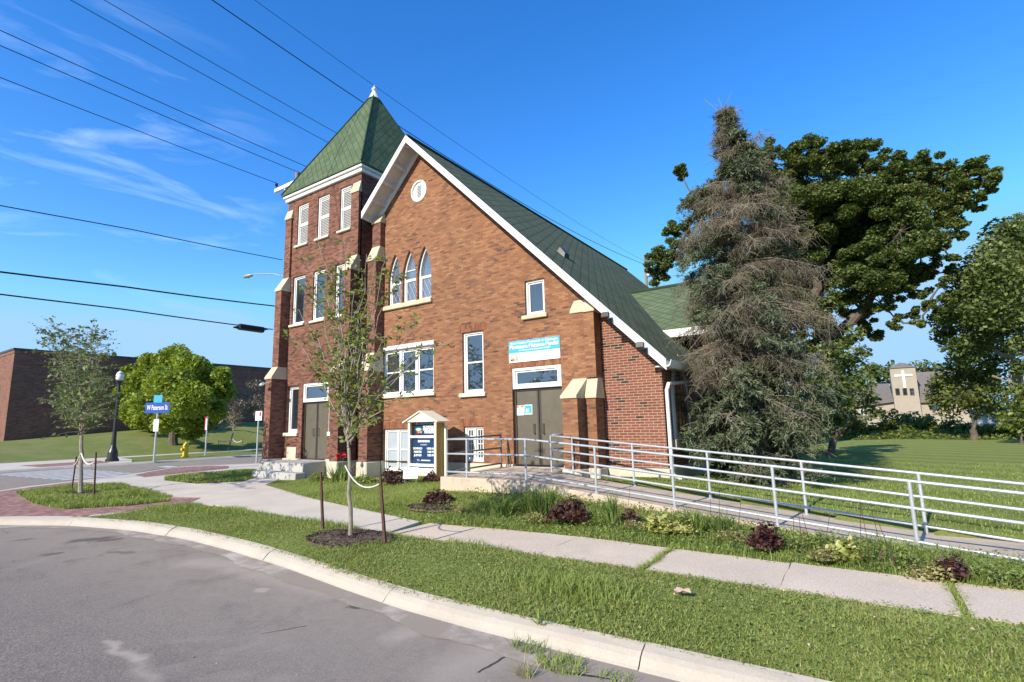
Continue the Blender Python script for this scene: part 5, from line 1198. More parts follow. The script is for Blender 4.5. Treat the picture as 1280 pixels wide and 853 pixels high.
bush(488, 605, .27, 40, .42, M_red, 'dark burgundy shrub at the foot of the frosted window', n=1100)
bush(541, 603, .30, 34, .30, M_red, 'burgundy shrub below the noticeboard, beside the concrete landing', n=800)
bush(551, 629, .20, 50, .30, M_red, 'rounded burgundy shrub alone on the mulch patch', n=1300)
bush(716, 651, .22, 62, .36, M_red, 'wide burgundy shrub against the ramp wall beside tall leaves', n=1700)
bush(789, 650, .24, 26, .16, M_red, 'tiny burgundy plant between the sword leaves and the pale hosta', n=260, size=.05)
bush(948, 684, .17, 52, .30, M_red, 'burgundy shrub among grass under the ramp railing', n=1100)
bush(1188, 725, .13, 40, .26, M_red, 'withered red leaved shrub at the edge of the pavement', n=500, size=.05)
bush(835, 665, .20, 58, .26, M_hosta, 'pale yellow green variegated hosta beside the ramp', 'hosta', n=760, size=.10, name='hosta', asp=.6)
bush(1056, 699, .15, 48, .24, M_hosta, 'sparse pale variegated hosta in the grass strip', 'hosta', n=300, size=.085, name='hosta')
bush(455, 602, .24, 46, .22, M_weed, 'low yellow green leafy plant by the cream foundation stones', n=700, size=.06)
bush(505, 606, .25, 30, .16, M_red, 'low burgundy plant directly under the small yard sign', n=350)
sword(425, 602, .20, 52, .62, 'tall leafy plant with a red flower by the stoop', 55, w=.05, flower=(2, .85, .09, M_flower), lean=.55)
bush(398, 601, .18, 34, .34, M_weed, 'ragged green and brown plant next to the front steps', n=520, size=.06)
sword(543, 597, .32, 24, .34, 'red flowering stems standing by the noticeboard post', 26, w=.02, flower=(5, .62, .045, M_flower), lean=.5)
sword(628, 642, .22, 60, .40, 'spreading arching green clump at the landing wall', 150, w=.016, lean=.75)
sword(672, 642, .22, 74, .52, 'yellow green day lily clump with arching leaves', 190, w=.02, lean=.7)
sword(690, 640, .26, 36, .62, 'tall thin grassy clump close to the ramp wall', 70, w=.014, lean=.4)
sword(766, 653, .22, 30, .52, 'upright sword leaved iris clump in front of the ramp', 34, w=.032, lean=.28)
sword(905, 668, .20, 40, .40, 'sparse wispy iris clump beside the burgundy shrub', 40, w=.02, lean=.6)
sword(872, 664, .21, 30, .36, 'thin leaved clump right behind the pale hosta', 40, w=.018, lean=.5)
for i, (px, py, w, hm) in enumerate(((600, 634, 40, .16), (645, 637, 46, .20), (668, 652, 40, .18), (742, 655, 40, .20), (752, 642, 34, .24), (800, 662, 38, .16), (858, 655, 44, .22), (890, 664, 44, .20), (918, 676, 44, .18), (982, 684, 46, .20), (1015, 684, 44, .20), (1030, 702, 38, .15), (1090, 700, 50, .20), (1130, 708, 50, .2), (1160, 722, 44, .16), (1225, 722, 56, .2), (1262, 732, 50, .18), (574, 640, 30, .12))):
    bush(px, py, .19-.00008*(px-600), w, hm, (M_weed, M_weed, M_grass2)[i % 3], 'low leafy weeds in the planting strip along the ramp', n=420, size=.042, name='weed', group='weeds in the planting strip', asp=.5)
for i, px in enumerate((620, 668, 778, 905, 1010, 1098)):
    c = gd(px, 640+(px-620)*.14, .22); o = thing('seed_stalk', c, ('dry reddish seed stalks by the landing wall', 'dry seed stalks over the day lily', 'dry seed stalks in front of the ramp post', 'dry reddish stalks by the wispy iris', 'thin dry stalks before the second street side post', 'thin dry stalks beside the sparse hosta')[i], 'plant', 'dry seed stalks along the ramp'); mb = MB()
    for k in range(4):
        a = random.uniform(0, 6.28); mb.tube([(c.x+.1*k-.15, c.y, c.z), (c.x+.1*k-.15+.12*math.cos(a), c.y+.1*math.sin(a), c.z+random.uniform(.4, .7))], [.004, .0025], 4)
    mb.build('stems', M_dryst if 'M_dryst' in globals() else M_rust, o)
# ---------- young street trees
def stake(px, py, z, pxt, pyt, label, lean=(0, 0)):
    b = gd(px, py, z); t = at(pxt, pyt, b.y); mb = MB(); x, y, zz = b
    w = .022; mb.hexa([(x-w, y-.004, zz-.1), (x+w, y-.004, zz-.1), (x+w, y+.004, zz-.1), (x-w, y+.004, zz-.1)], [(t.x-w, y-.004, t.z), (t.x+w, y-.004, t.z), (t.x+w, y+.004, t.z), (t.x-w, y+.004, t.z)])
    mb.box(x-.005, x+.005, y, y+.03, zz-.1, zz+.0); mb.hexa([(x-.004, y+.0045, zz), (x+.004, y+.0045, zz), (x+.004, y+.03, zz), (x-.004, y+.03, zz)], [(t.x-.004, y+.0045, t.z), (t.x+.004, y+.0045, t.z), (t.x+.004, y+.03, t.z), (t.x-.004, y+.03, t.z)])
    o = mb.build('tree_stake', M_rust); tag(o, label, 'stake'); return Vector((t.x, y, t.z)), b
s1t, s1b = stake(403.5, 662, .20, 400.5, 590, 'rusty steel stake rising from grass, slack side of near sapling')
s2t, s2b = stake(481.5, 682, .20, 474.5, 592, 'rusty steel stake holding the white rope of the near sapling')
def tie(a, b, sagd, label, r=.010):
    a, b = Vector(a), Vector(b); mb = MB(); mb.tube([a.lerp(b, t)+Vector((0, 0, -sagd*4*t*(1-t)*(1.15-.3*t))) for t in np.linspace(0, 1, 14)], r, 8)
    o = mb.build('tree_tie', M_rope, None, True); tag(o, label, 'rope'); return o
trB = TRK; trT = at(433, 582, trB.y)
tie((trT.x+.01, trB.y-.03, trT.z), (s2t.x+.01, s2b.y-.015, at(478, 605.5, s2b.y).z), .16, 'white rope loop sagging from the near sapling to its stake')
def young_tree(name, base, fork, tips, mat, leaf, nl, label, trunk_r, group=None, spread=.3, bark=M_bark, sub=3, tw=.35, asp=.55, drop=.0):
    o = thing(name, base, label, 'tree', group); mb = MB(); base, fork = Vector(base), Vector(fork)
    limb(mb, base-Vector((0, 0, .05)), fork, trunk_r, trunk_r*.72, .03, 8)
    P = []
    for t in tips:
        t = Vector(t); st = fork+(Vector((0, 0, 1))*random.uniform(-.0, .5)*(t-fork).length*.25)
        mid = st.lerp(t, .5)+Vector((0, 0, .12*(t-st).length)) ; mid.x = st.x+(t.x-st.x)*.38; mid.y = st.y+(t.y-st.y)*.38
        L = (t-st).length; pts = []
        for i in range(9):
            u = i/8; p = st*(1-u)**2+mid*2*u*(1-u)+t*u*u; p += Vector((random.gauss(0, .012), random.gauss(0, .012), random.gauss(0, .008)))*L; pts.append(p)
        mb.tube(pts, [trunk_r*.26*(1-i/8)+.004 for i in range(9)], 5)
        for k in range(sub*int(1+L*1.6)):
            u = random.uniform(.18, 1.0); i = min(7, int(u*8)); p = pts[i].lerp(pts[i+1], u*8-i); a = random.uniform(0, 6.28); l = tw*random.uniform(.35, 1.1)*(1.15-u*.55)
            e = p+Vector((math.cos(a)*l, math.sin(a)*l, random.uniform(-.25, .55)*l)); mb.tube([p, p.lerp(e, .5)+Vector((0, 0, .05*l)), e], [.006, .0045, .002], 4)
            for q in np.linspace(.15, 1.05, nl):
                P.append(p.lerp(e, q)+Vector((random.gauss(0, .03), random.gauss(0, .03), random.gauss(0, .03)-drop)))
    mb.build('trunk', bark, o); leaves('crown', np.array(P), leaf, mat, o, asp, (0, 1.5)); return o
yb = TRK.y
tipx = [(398, 296, -.1), (408, 330, .3), (385, 320, .2), (432, 300, .25), (458, 318, .1), (470, 322, -.25), (490, 312, .3), (503, 330, 0), (452, 345, .4), (372, 388, .2), (360, 418, -.2), (380, 352, .35), (412, 372, -.4), (440, 360, -.3), (470, 372, .35), (498, 400, -.2), (535, 430, .1), (520, 402, .3), (560, 424, -.05), (500, 470, .35), (520, 488, -.1), (452, 410, .45), (425, 420, -.45), (395, 440, .3), (405, 470, -.3), (468, 450, -.4), (388, 415, -.25), (475, 500, .3), (465, 530, -.25), (415, 510, .35), (440, 440, .2), (450, 380, -.1), (432, 480, -.2)]
young_tree('young_tree', (TRK.x, TRK.y, .2), at(436, 560, yb), [at(px, py, yb+dy*1.3) for px, py, dy in tipx], M_sapl, .078, 7, 'slender young street tree before the church, staked with white rope', .033, sub=3, tw=.33)
ys_ = SAP.y
tipx = [(50, 412, 0), (70, 405, .4), (95, 408, -.3), (118, 398, .1), (128, 415, .3), (60, 430, -.4), (80, 430, .2), (108, 425, .5), (130, 440, -.2), (90, 455, .4), (70, 462, -.2), (120, 465, .4), (140, 470, 0), (100, 480, -.5), (82, 492, .3), (125, 492, -.3), (60, 503, .1), (138, 500, .3), (95, 515, .5), (115, 520, -.4), (85, 535, 0), (130, 530, .2), (104, 440, 0), (100, 500, .3)]
young_tree('young_tree', (SAP.x, SAP.y, .12), at(102, 545, ys_), [at(px, py, ys_+dy*2.2) for px, py, dy in tipx], M_sapl2, .12, 6, 'young street tree in the grass island beside the crosswalk', .062, sub=5, tw=.75)
a1, b1 = stake(89, 613.5, .14, 95, 571, 'leaning rusty stake, nearer the crosswalk bars at the grass island')
a2, b2 = stake(117, 622, .14, 119.5, 565.5, 'upright dark stake on the church side of the grass island')
hub = at(104.3, 567, ys_)
tie(hub+Vector((-.02, -.05, 0)), at(92.5, 582, b1.y), .06, 'white rope from the island sapling to its leaning stake', .02); tie(hub+Vector((.02, -.05, 0)), at(118, 578, b2.y), .16, 'white rope from the island sapling to its upright stake', .02)
# trees on the bank across the road
def crown_tree(name, base, blobs, n_per, leaf, mat, label, trunk_r, bark=M_dark, fork_h=.3, limbs=True, group=None, asp=.7, flat=.8, shell=.5):
    o = thing(name, base, label, 'tree', group); base = Vector(base); mb = MB()
    top = max(b[0].z for b in blobs); cxm = sum((b[0] for b in blobs), Vector())/len(blobs); fk = base+Vector(((cxm.x-base.x)*.25, (cxm.y-base.y)*.25, (cxm.z-base.z)*fork_h))
    limb(mb, base-Vector((0, 0, .3)), fk, trunk_r, trunk_r*.8, .03, 10)
    P = []; nodes = [(fk, trunk_r*.62)]
    for c, r in sorted(blobs, key=lambda q: (q[0]-fk).length):
        if limbs:
            q, qr = min(nodes, key=lambda k: (k[0]-c).length-k[1]*2.5); limb(mb, q, c, qr*.8, max(.02, qr*.55), .16, 6); nodes.append((c, max(.02, qr*.55)))
        P.append(ball(tuple(c), r, int(n_per*r*r), flat, shell))
    mb.build('trunk', bark, o); leaves('crown', np.concatenate(P), leaf, mat, o, asp, (0, 1.5)); return o
def on_bank(px, py):
    r = ray(px, py)
    for t in np.arange(20, 140, .1):
        q = r*t
        if q[0] < -38 and q[2]+CH <= HB(q[0], q[1]): return Vector((q[0], q[1], HB(q[0], q[1])))
    return gd(px, py, .2)
mb0 = on_bank(217, 556.5); print('maple', mb0); MY = mb0.y
bl_ = []
for px, py, rp, dy in [(218, 452, 22, 0), (195, 462, 22, .5), (240, 460, 20, -.5), (175, 480, 20, 0), (262, 476, 18, .3), (212, 480, 30, 1.5), (212, 480, 28, -1.8), (165, 500, 18, .4), (190, 505, 24, -1.5), (235, 500, 28, -1.6), (275, 496, 14, 0), (258, 510, 20, .8), (180, 522, 16, -.5), (215, 520, 22, 1.0), (205, 528, 16, -1.5), (245, 524, 18, .2), (272, 515, 12, -.6), (222, 440, 12, .3), (185, 450, 10, -.4), (160, 515, 12, -.8)]:
    c = at(px, py, MY+dy*2); bl_.append((c, rp/FPX*(c-Vector((0, 0, CH))).length*.92))
crown_tree('maple_tree', mb0, bl_ + [(at(217+68*math.cos(a)*random.uniform(.8, 1.05), 492+52*math.sin(a)*random.uniform(.8, 1.05), MY+random.uniform(-2, 2)), random.uniform(.5, 1.0)) for a in np.linspace(0, 6.1, 22)], 620, .27, M_maple, 'round bright green maple on the grassy bank', .38)
b2_ = gd(311, 556, .95); b2_ = Vector((-55, 27.5, HB(-55, 27.5)))
bl_ = []
for px, py, rp, dy in [(318, 482, 10, 0), (308, 495, 12, .5), (300, 508, 11, -.5), (325, 500, 12, .2), (315, 512, 12, .6), (296, 520, 8, .1), (326, 518, 9, 0)]:
    c = at(px, py, b2_.y+dy*2); bl_.append((c, rp/FPX*(c-Vector((0, 0, CH))).length))
crown_tree('small_tree', b2_, bl_, 420, .16, M_purple, 'greyish bare looking tree at the edge of the tower', .16, M_bark)
bf = gd(290, 561, .2); bf = Vector((-45.6, 24.2, HB(-45.6, 24.2)))
young_tree('young_tree', bf, at(291.5, 540, bf.y), [at(px, py, bf.y+dy) for px, py, dy in ((280, 505, 0), (286, 496, .5), (294, 498, -.4), (302, 508, .3), (276, 518, .4), (300, 522, -.3), (284, 525, .2), (308, 516, .1), (293, 510, .6), (270, 512, 0))], M_purple, .16, 5, 'grey leaved young tree on the bank, tied between two stakes', .07, sub=4, tw=.8)
f1, fb1 = stake(272.5, 563, .16, 273.5, 550, 'far stake left of the grey sapling across the road'); f2, fb2 = stake(304, 562, .16, 303, 549, 'far stake right of the grey sapling across the road')
fh = at(290.8, 548.5, bf.y); tie(fh, (f1.x, f1.y, f1.z-.1), .15, 'white rope from the far sapling to its first stake', .035); tie(fh, (f2.x, f2.y, f2.z-.1), .25, 'white rope from the far sapling to the second stake', .035)
# ------------------------------------------------------------------ half-dead spruce beside the nave
SB = Vector((-2.10, 13.35, .25)); SPR = thing('spruce_tree', SB, 'tall half dead spruce with grey bare twigs beside the nave', 'tree')
ztop = at(902, 132, SB.y).z
def strips(name, A, B, C, w0, w1, mat, parent):
    """curved thin twigs A->B->C as two crossed tapering ribbons"""
    A, B, C = (np.asarray(k, float) for k in (A, B, C)); n = len(A); d = C-A; d /= np.linalg.norm(d, axis=1)[:, None]+1e-9
    r = rng.normal(size=(n, 3)); U = np.cross(d, r); U /= np.linalg.norm(U, axis=1)[:, None]+1e-9; W = np.cross(d, U)
    w0 = np.broadcast_to(w0, (n,))[:, None]; w1 = np.broadcast_to(w1, (n,))[:, None]; vs = []; ks = (0, 2.094, 4.189)
    for P, w in ((A, w0), (B, (w0+w1)/2), (C, w1)):
        for k in ks: vs.append(P+(U*math.cos(k)+W*math.sin(k))*w*.5)
    V = np.stack(vs, 1).reshape(-1, 3); i = np.arange(n)[:, None]*9; Q = []
    for s in (0, 3):
        for k in range(3): Q.append(i+np.array([[s+k, s+(k+1) % 3, s+3+(k+1) % 3, s+3+k]]))
    return npmesh(name, V, np.concatenate(Q), None, mat, parent)
mb = MB(); limb(mb, SB-Vector((0, 0, .2)), Vector((SB.x, SB.y, ztop)), .24, .02, .02, 10, seg=14); mb.build('trunk', M_dark, SPR)
Ht = ztop-SB.z
def sprad(u):   # crown radius against height fraction
    return interp(u, [0, .06, .2, .36, .5, .62, .74, .84, .92, 1], [1.05, 1.22, 1.34, 1.44, 1.46, 1.34, 1.00, .52, .25, .04])
bA, bB, bC = [], [], []; tA, tB, tC = [], [], []; N_ = []; NU = []
nb = 440
for i in range(nb):
    u = random.uniform(.015, .985)**.95; az = random.uniform(0, 2*math.pi); rr_ = sprad(u)*random.choice((random.uniform(.35, .8), random.uniform(.75, 1.2), random.uniform(.9, 1.28)))
    if .70 < u < .88 and random.random() < .22: rr_ *= 1.45
    a = Vector((SB.x, SB.y, SB.z+Ht*u)); dirn = Vector((math.cos(az), math.sin(az), 0))
    droop = random.uniform(.12, .42) if u < .8 else random.uniform(-.45, .1)
    c = a+dirn*rr_+Vector((0, 0, -droop*rr_)); b = a.lerp(c, .5)+Vector((0, 0, .12*rr_))
    bA.append(a); bB.append(b); bC.append(c)
    sec = math.sin(az*2.3+u*9)+random.gauss(0, .6)
    low = u < .27
    green = (low and random.random() < .74) or (.27 <= u < .62 and sec > 1.0) or (.78 < u < .97 and sec > .45) or (random.random() < .10)
    # the side turned away from the sun and the lower right keep more needles
    m = ((46 if not low else 22) if not green else 34) if u < .85 else 13
    for k in range(m):
        t = random.uniform(.22, 1.0); p = a*(1-t)**2+b*2*t*(1-t)+c*t*t
        s = random.choice((-1, 1)); side = Vector((-dirn.y, dirn.x, 0))*s; l = random.uniform(.18, .55)*(1 if not green else .75)*(.6+.6*rr_/1.8)
        e = p+(side*random.uniform(.25, .9)+dirn*random.uniform(.1, .75)+Vector((0, 0, random.uniform(-1.0, .12))))*l; md = p.lerp(e, .5)+Vector((random.gauss(0, .02), random.gauss(0, .02), .10*l))
        tA.append(p); tB.append(md); tC.append(e)
        if not green:
            for q in range(3):
                tt = random.uniform(.3, 1); p2 = p.lerp(e, tt); e2 = p2+Vector((random.gauss(0, .5), random.gauss(0, .5), random.uniform(-1.1, .2)))*.17
                tA.append(p2); tB.append(p2.lerp(e2, .5)+Vector((0, 0, .02))); tC.append(e2)
        else:
            dd = (e-p)
            for q in range(20):
                tt = random.uniform(.0, 1.1); N_.append(p.lerp(e, tt)+Vector((random.gauss(0, .03), random.gauss(0, .03), random.gauss(0, .03)))); NU.append((dd.normalized()+Vector((random.gauss(0, .6), random.gauss(0, .6), random.gauss(0, .6)+.2))).normalized())
strips('branches', bA, bB, bC, .038, .010, M_bark, SPR)
strips('dead_twigs', tA, tB, tC, .011, .0045, M_twig, SPR)
N_ = np.array(N_); NU = np.array(NU)
leaves('crown', N_, .115, M_spruce, SPR, .22, (0, 1.5), .35, U=NU)
mb = MB()
for (px, py, px2, py2, r) in ((905, 150, 880, 124, .009), (903, 140, 915, 113, .007), (906, 150, 926, 130, .007), (905, 165, 933, 151, .007), (900, 140, 893, 130, .008), (904, 150, 898, 122, .010)):
    mb.tube([at(px, py, SB.y), at((px+px2)/2+1, (py+py2)/2-2, SB.y-.1), at(px2, py2, SB.y-.1)], [r, r*.7, r*.35], 5)
mb.build('bare_tops', M_pale, SPR)
# ------------------------------------------------------------------ big oak behind
OY = 38.0; OB = Vector((-3.2, OY, .05)); OAK = thing('oak_tree', OB, 'big spreading dark green oak towering behind the spruce', 'tree')
lob = [(846, 285, 20), (832, 318, 24), (822, 340, 22), (855, 310, 24), (850, 215, 13), (872, 250, 26), (935, 205, 30), (955, 190, 22), (965, 230, 30), (1008, 203, 28), (1034, 192, 22), (1060, 205, 24), (1084, 196, 24), (1104, 215, 26), (1140, 212, 22), (1162, 205, 16), (1182, 215, 22), (1212, 212, 17), (1230, 222, 16), (1238, 232, 9), (1205, 236, 20), (1222, 252, 11), (1168, 240, 28), (1135, 250, 32), (1098, 250, 34), (1058, 245, 36), (1020, 245, 36), (985, 265, 34),
       (1185, 268, 22), (1195, 288, 13), (1160, 285, 28), (1125, 290, 34), (1085, 295, 38), (1045, 295, 38), (1005, 305, 36), (970, 310, 34), (1150, 320, 22), (1176, 306, 12), (1120, 330, 26), (1082, 340, 32), (1045, 345, 34), (1005, 350, 34), (965, 360, 34), (930, 330, 30), (1155, 345, 12), (1186, 322, 9), (1192, 338, 7), (1178, 350, 9), (1125, 362, 18), (1150, 368, 12), (1100, 378, 18), (1068, 378, 20), (1030, 390, 26), (990, 400, 28), (1140, 390, 10), (1162, 380, 9), (1186, 372, 9), (1080, 398, 12), (950, 410, 26), (910, 380, 28), (1010, 430, 24), (985, 450, 22), (900, 300, 30), (1120, 402, 12), (1148, 404, 9), (1092, 418, 13), (1062, 424, 18), (1048, 452, 20), (1000, 470, 22), (960, 470, 22), (1175, 392, 8), (1075, 362, 18), (1110, 345, 20), (1140, 345, 16), (1040, 270, 28), (1075, 272, 28), (1110, 272, 26)]
mb = MB(); fork = at(1040, 425, OY); fork2 = at(1010, 380, OY)
limb(mb, OB-Vector((0, 0, .4)), fork, .62, .50, .03, 12); limb(mb, fork, fork2, .46, .34, .06, 10)
limb(mb, fork, at(1105, 358, OY), .36, .22, .08, 9); limb(mb, fork, at(960, 330, OY), .36, .2, .1, 9); limb(mb, fork2, at(1060, 260, OY), .3, .14, .1, 8); limb(mb, at(1105, 358, OY), at(1150, 300, OY), .2, .1, .12, 8); limb(mb, at(1105, 358, OY), at(1165, 365, OY), .12, .05, .15, 7); limb(mb, at(960, 330, OY), at(860, 300, OY), .18, .08, .1, 7)
hubs = [fork2, at(1105, 358, OY), at(960, 330, OY), at(1060, 260, OY), at(1150, 300, OY), at(860, 300, OY)]
P = []
lob.sort(key=lambda q: math.hypot(q[0]-1040, (q[1]-360)))
for px, py, rp in lob:
    far = math.hypot(px-1020, py-300)/200; dz_ = random.uniform(-4.2, 4.2)*max(.2, 1-far*.75)
    c = at(px, py, OY+dz_); r = rp/FPX*(c-Vector((0, 0, CH))).length*(.92 if far < .55 else .78)
    h = min(hubs, key=lambda q: (q-c).length+(0 if hubs.index(q) > 5 else .8)); limb(mb, h, c, .075, .03, .2, 5, seg=6); hubs.append(c)
    # each lobe is a handful of smaller leaf clumps with gaps between them
    k = max(7, int(9*r*r)+6); sub = ball(tuple(c), r*1.02, k, .85, .40)
    for s in sub:
        P.append(ball(s, r*.25+.10, int(400*(r*.4+.2)), .7, .55))
        if random.random() < .5: limb(mb, c, Vector(s), .022, .007, .2, 4, seg=4)
mb.build('trunk', M_dark, OAK); leaves('crown', np.concatenate(P), .155, M_oak, OAK, .72, (0, 1.35))
# smaller dark tree right of the spruce
SY = 27.2; sb = Vector((gd(1037, 566, .1).x, SY, .05)); bl_ = []
for px, py, rp, dy in [(1040, 440, 18, 0), (1062, 455, 16, .5), (1075, 480, 16, -.4), (1085, 500, 12, .2), (1092, 516, 10, 0), (1055, 480, 22, .6), (1040, 500, 22, -.5), (1060, 510, 18, .4), (1030, 470, 20, 0), (1078, 440, 10, .2), (1090, 462, 9, 0), (1050, 525, 16, .3), (1075, 528, 10, -.3), (1025, 520, 18, .2), (1068, 420, 10, .1)]:
    c = at(px, py, SY+dy*3); bl_.append((c, rp/FPX*(c-Vector((0, 0, CH))).length))
crown_tree('broadleaf_tree', sb, bl_, 760, .17, M_oak, 'smaller dark tree with drooping leaves right of the spruce', .17, M_dark, .25, shell=.6)
# tree at the right-hand edge
RY = 40.0; rb_ = Vector((.189*RY, RY, .0)); bl_ = []
for px, py, rp, dy in [(1262, 292, 22, 0), (1285, 300, 30, 1), (1240, 318, 20, -.5), (1225, 340, 22, .4), (1205, 352, 18, .2), (1255, 345, 30, -1), (1285, 350, 30, .6), (1195, 372, 14, 0), (1220, 378, 26, .8), (1190, 392, 16, -.4), (1250, 385, 28, -1), (1175, 400, 12, .3), (1210, 405, 22, .5), (1240, 415, 20, 1), (1182, 418, 13, 0), (1265, 405, 14, 1.4), (1195, 432, 14, -.3), (1300, 400, 26, .5), (1320, 340, 40, 0), (1225, 430, 16, .2), (1252, 440, 15, .8), (1278, 430, 14, -.8), (1208, 448, 12, 0), (1282, 460, 12, -.6)]:
    c = at(px, py, RY+dy*3); bl_.append((c, rp/FPX*(c-Vector((0, 0, CH))).length))
crown_tree('broadleaf_tree', rb_, bl_, 620, .21, M_oak, 'tall leafy tree with a pale trunk at the lawn edge', .26, M_pale, .6, shell=.55)
bl_ = []; LY = 43.0
for px, py, rp, dy in [(1195, 470, 18, 0), (1180, 490, 16, .4), (1210, 450, 18, -.3), (1225, 475, 20, .3), (1205, 495, 18, -.4), (1185, 510, 14, .2), (1240, 455, 16, .4), (1245, 490, 18, -.2), (1222, 508, 14, 0), (1250, 512, 14, .3), (1175, 478, 12, 0), (1215, 435, 12, .2), (1168, 500, 9, 0)]:
    c = at(px, py, LY+dy*3); bl_.append((c, rp/FPX*(c-Vector((0, 0, CH))).length))
crown_tree('broadleaf_tree', Vector((at(1215, 530, LY).x, LY, 0)), bl_, 420, .21, M_rtree, 'low bushy green tree in front of the pale church', .22, M_dark, .2)
bl_ = []; LY = 38.0
for px, py, rp, dy in [(1272, 500, 14, 0), (1265, 518, 13, .3), (1282, 515, 14, -.3), (1290, 495, 16, 0), (1258, 530, 9, 0), (1275, 532, 12, .2), (1268, 485, 8, 0)]:
    c = at(px, py, LY+dy*2); bl_.append((c, rp/FPX*(c-Vector((0, 0, CH))).length))
crown_tree('shrub', Vector((at(1275, 545, LY).x, LY, .05)), bl_, 320, .19, M_hedge, 'dense bright green vine shrub under the pale trunk', .1, M_dark, .1)
mb = MB()
for a, b in (((1272, 470), (1262, 520)), ((1268, 440), (1258, 500)), ((1240, 470), (1258, 478)), ((1275, 450), (1270, 512)), ((1262, 465), (1256, 500))): mb.tube([at(*a, 39), at((a[0]+b[0])/2+3, (a[1]+b[1])/2, 39), at(*b, 39)], [.06, .05, .03], 5)
tag(mb.build('hanging_vine', M_pale), 'bare pale vine stems hanging by the pale trunk', 'vine')
# hedge of undergrowth along the far lawn edge: shrubs one by one
HYs = [(1048, 534, 10, 46), (1066, 533, 10, 47), (1085, 535, 11, 48), (1100, 528, 13, 49), (1118, 533, 11, 49), (1128, 520, 12, 52), (1137, 531, 12, 49), (1152, 526, 13, 50), (1170, 530, 12, 50), (1188, 529, 12, 49), (1206, 531, 11, 48), (1224, 533, 10, 47), (1243, 536, 9, 46), (1262, 537, 9, 46), (1280, 537, 9, 45), (1110, 516, 9, 53), (1165, 518, 9, 53)]
names = ['below the dark drooping tree', 'next to the oak side end of the hedge row', 'low, in front of the tan church wall', 'broad, under the far church windows', 'between two broad bushes before the church tower', 'tallest leafy, before the church tower', 'under the church cross', 'broad, below the church roof', 'round, before the tan siding', 'dark, in front of the low bushy tree', 'low, before the grey shed', 'low, in front of the shed roof', 'flat, before the white board', 'flat, under the vine shrub', 'last at the lawn edge', 'thin, close to the church wall', 'thin, before the church side wall']
for (px, py, rp, Y), nm in zip(HYs, names):
    c = at(px, py, Y); r = rp/FPX*(c-Vector((0, 0, CH))).length; o = thing('hedge_shrub', (c.x, c.y, 0), 'green hedge shrub '+nm, 'shrub', 'undergrowth along the far lawn edge')
    PP = np.concatenate([ball((c.x+random.uniform(-.7, .7)*r, c.y+random.uniform(-.5, .5)*r, max(.25, c.z*random.uniform(.25, 1.0))), r*random.uniform(.5, .8), int(70*r*r)+40, .9, .6) for k in range(7)])
    PP[:, 2] = np.maximum(PP[:, 2], .03); leaves('foliage', PP, .22, M_hedge, o, .7)
x, y = scatter(26000, lambda x, y: (y > 44+np.sin(x*.7)*.8) & (y < 52), -12, 24, 43, 52); o = leaves('ground_cover', np.stack([x, y, .05+rng.uniform(0, .55, len(x))*np.clip((y-43.5)/3, 0, 1)], 1), .20, M_hedge, None, .7, (0, 1)); tag(o, kind='stuff')
# ------------------------------------------------------------------ pale church beyond the hedge
CYY = 84.0; def_ = lambda px, py, dy=0: at(px, py, CYY+dy)
FC = thing('church', (at(1135, 525, CYY).x, CYY, 0), 'distant pale tan church with a white cross on its square tower', 'church')
tl, tr_, = at(1112, 461, CYY), at(1144, 461, CYY); zt_ = tl.z; wt = tr_.x-tl.x
mb = MB(); mb.box(tl.x, tr_.x, CYY, CYY+wt, 0, zt_); mb.build('tower_wall', M_tan, FC)
mb = MB(); mb.hexa([(tl.x-.15, CYY-.15, zt_+.0), (tr_.x+.15, CYY-.15, zt_), (tr_.x+.15, CYY+wt+.15, zt_), (tl.x-.15, CYY+wt+.15, zt_)], [(tl.x+wt*.42, CYY+wt*.45, zt_+.75), (tl.x+wt*.58, CYY+wt*.45, zt_+.75), (tl.x+wt*.58, CYY+wt*.55, zt_+.75), (tl.x+wt*.42, CYY+wt*.55, zt_+.75)]); mb.build('tower_roof', M_tanroof, FC)
cxx = tl.x+wt*.50; cz0, cz1 = at(1129, 485, CYY).z, at(1127, 463.5, CYY).z
mb = MB(); mb.box(cxx-.13, cxx+.13, CYY-.12, CYY-.01, cz0, cz1); za = cz0+(cz1-cz0)*.72; mb.box(cxx-.95, cxx-.131, CYY-.11, CYY-.012, za-.12, za+.12); mb.box(cxx+.131, cxx+.95, CYY-.11, CYY-.012, za-.12, za+.12); mb.build('cross', M_white, FC)
for px in (1122, 1131.2, 1140):
    a = at(px-2.2, 494.5, CYY); b = at(px+2.2, 485.5, CYY); mb = MB(); frect(mb, (a.x, b.x, a.z, b.z), .08, CYY-.04, CYY+.0); o = mb.build('window', M_doorfr, FC); mb = MB(); mb.box(a.x+.05, b.x-.05, CYY-.02, CYY+.0, a.z+.05, b.z-.05); mb.build('pane', M_glass, o)
rz0, rz1 = at(1165, 502.5, CYY).z, at(1165, 466, CYY+7).z; xr2 = at(1215, 490, CYY).x; xl2 = at(1068, 500, CYY).x
mb = MB(); mb.box(tr_.x+.01, xr2, CYY+1.2, CYY+13, 0, rz0); mb.box(xl2, tl.x-.01, CYY+1.2, CYY+13, 0, at(1090, 505, CYY).z+.2); mb.build('nave_wall', M_tan, FC)
mb = MB(); mb.hexa([(tr_.x+.02, CYY+.7, rz0-.05), (xr2+.4, CYY+.7, rz0-.05), (xr2+.4, CYY+7.1, rz1), (tr_.x+.02, CYY+7.1, rz1)], [(tr_.x+.02, CYY+.7, rz0+.12), (xr2+.4, CYY+.7, rz0+.12), (xr2+.4, CYY+7.1, rz1+.15), (tr_.x+.02, CYY+7.1, rz1+.15)])
z0_, z1_ = at(1100, 503, CYY).z, at(1106, 481, CYY+7).z
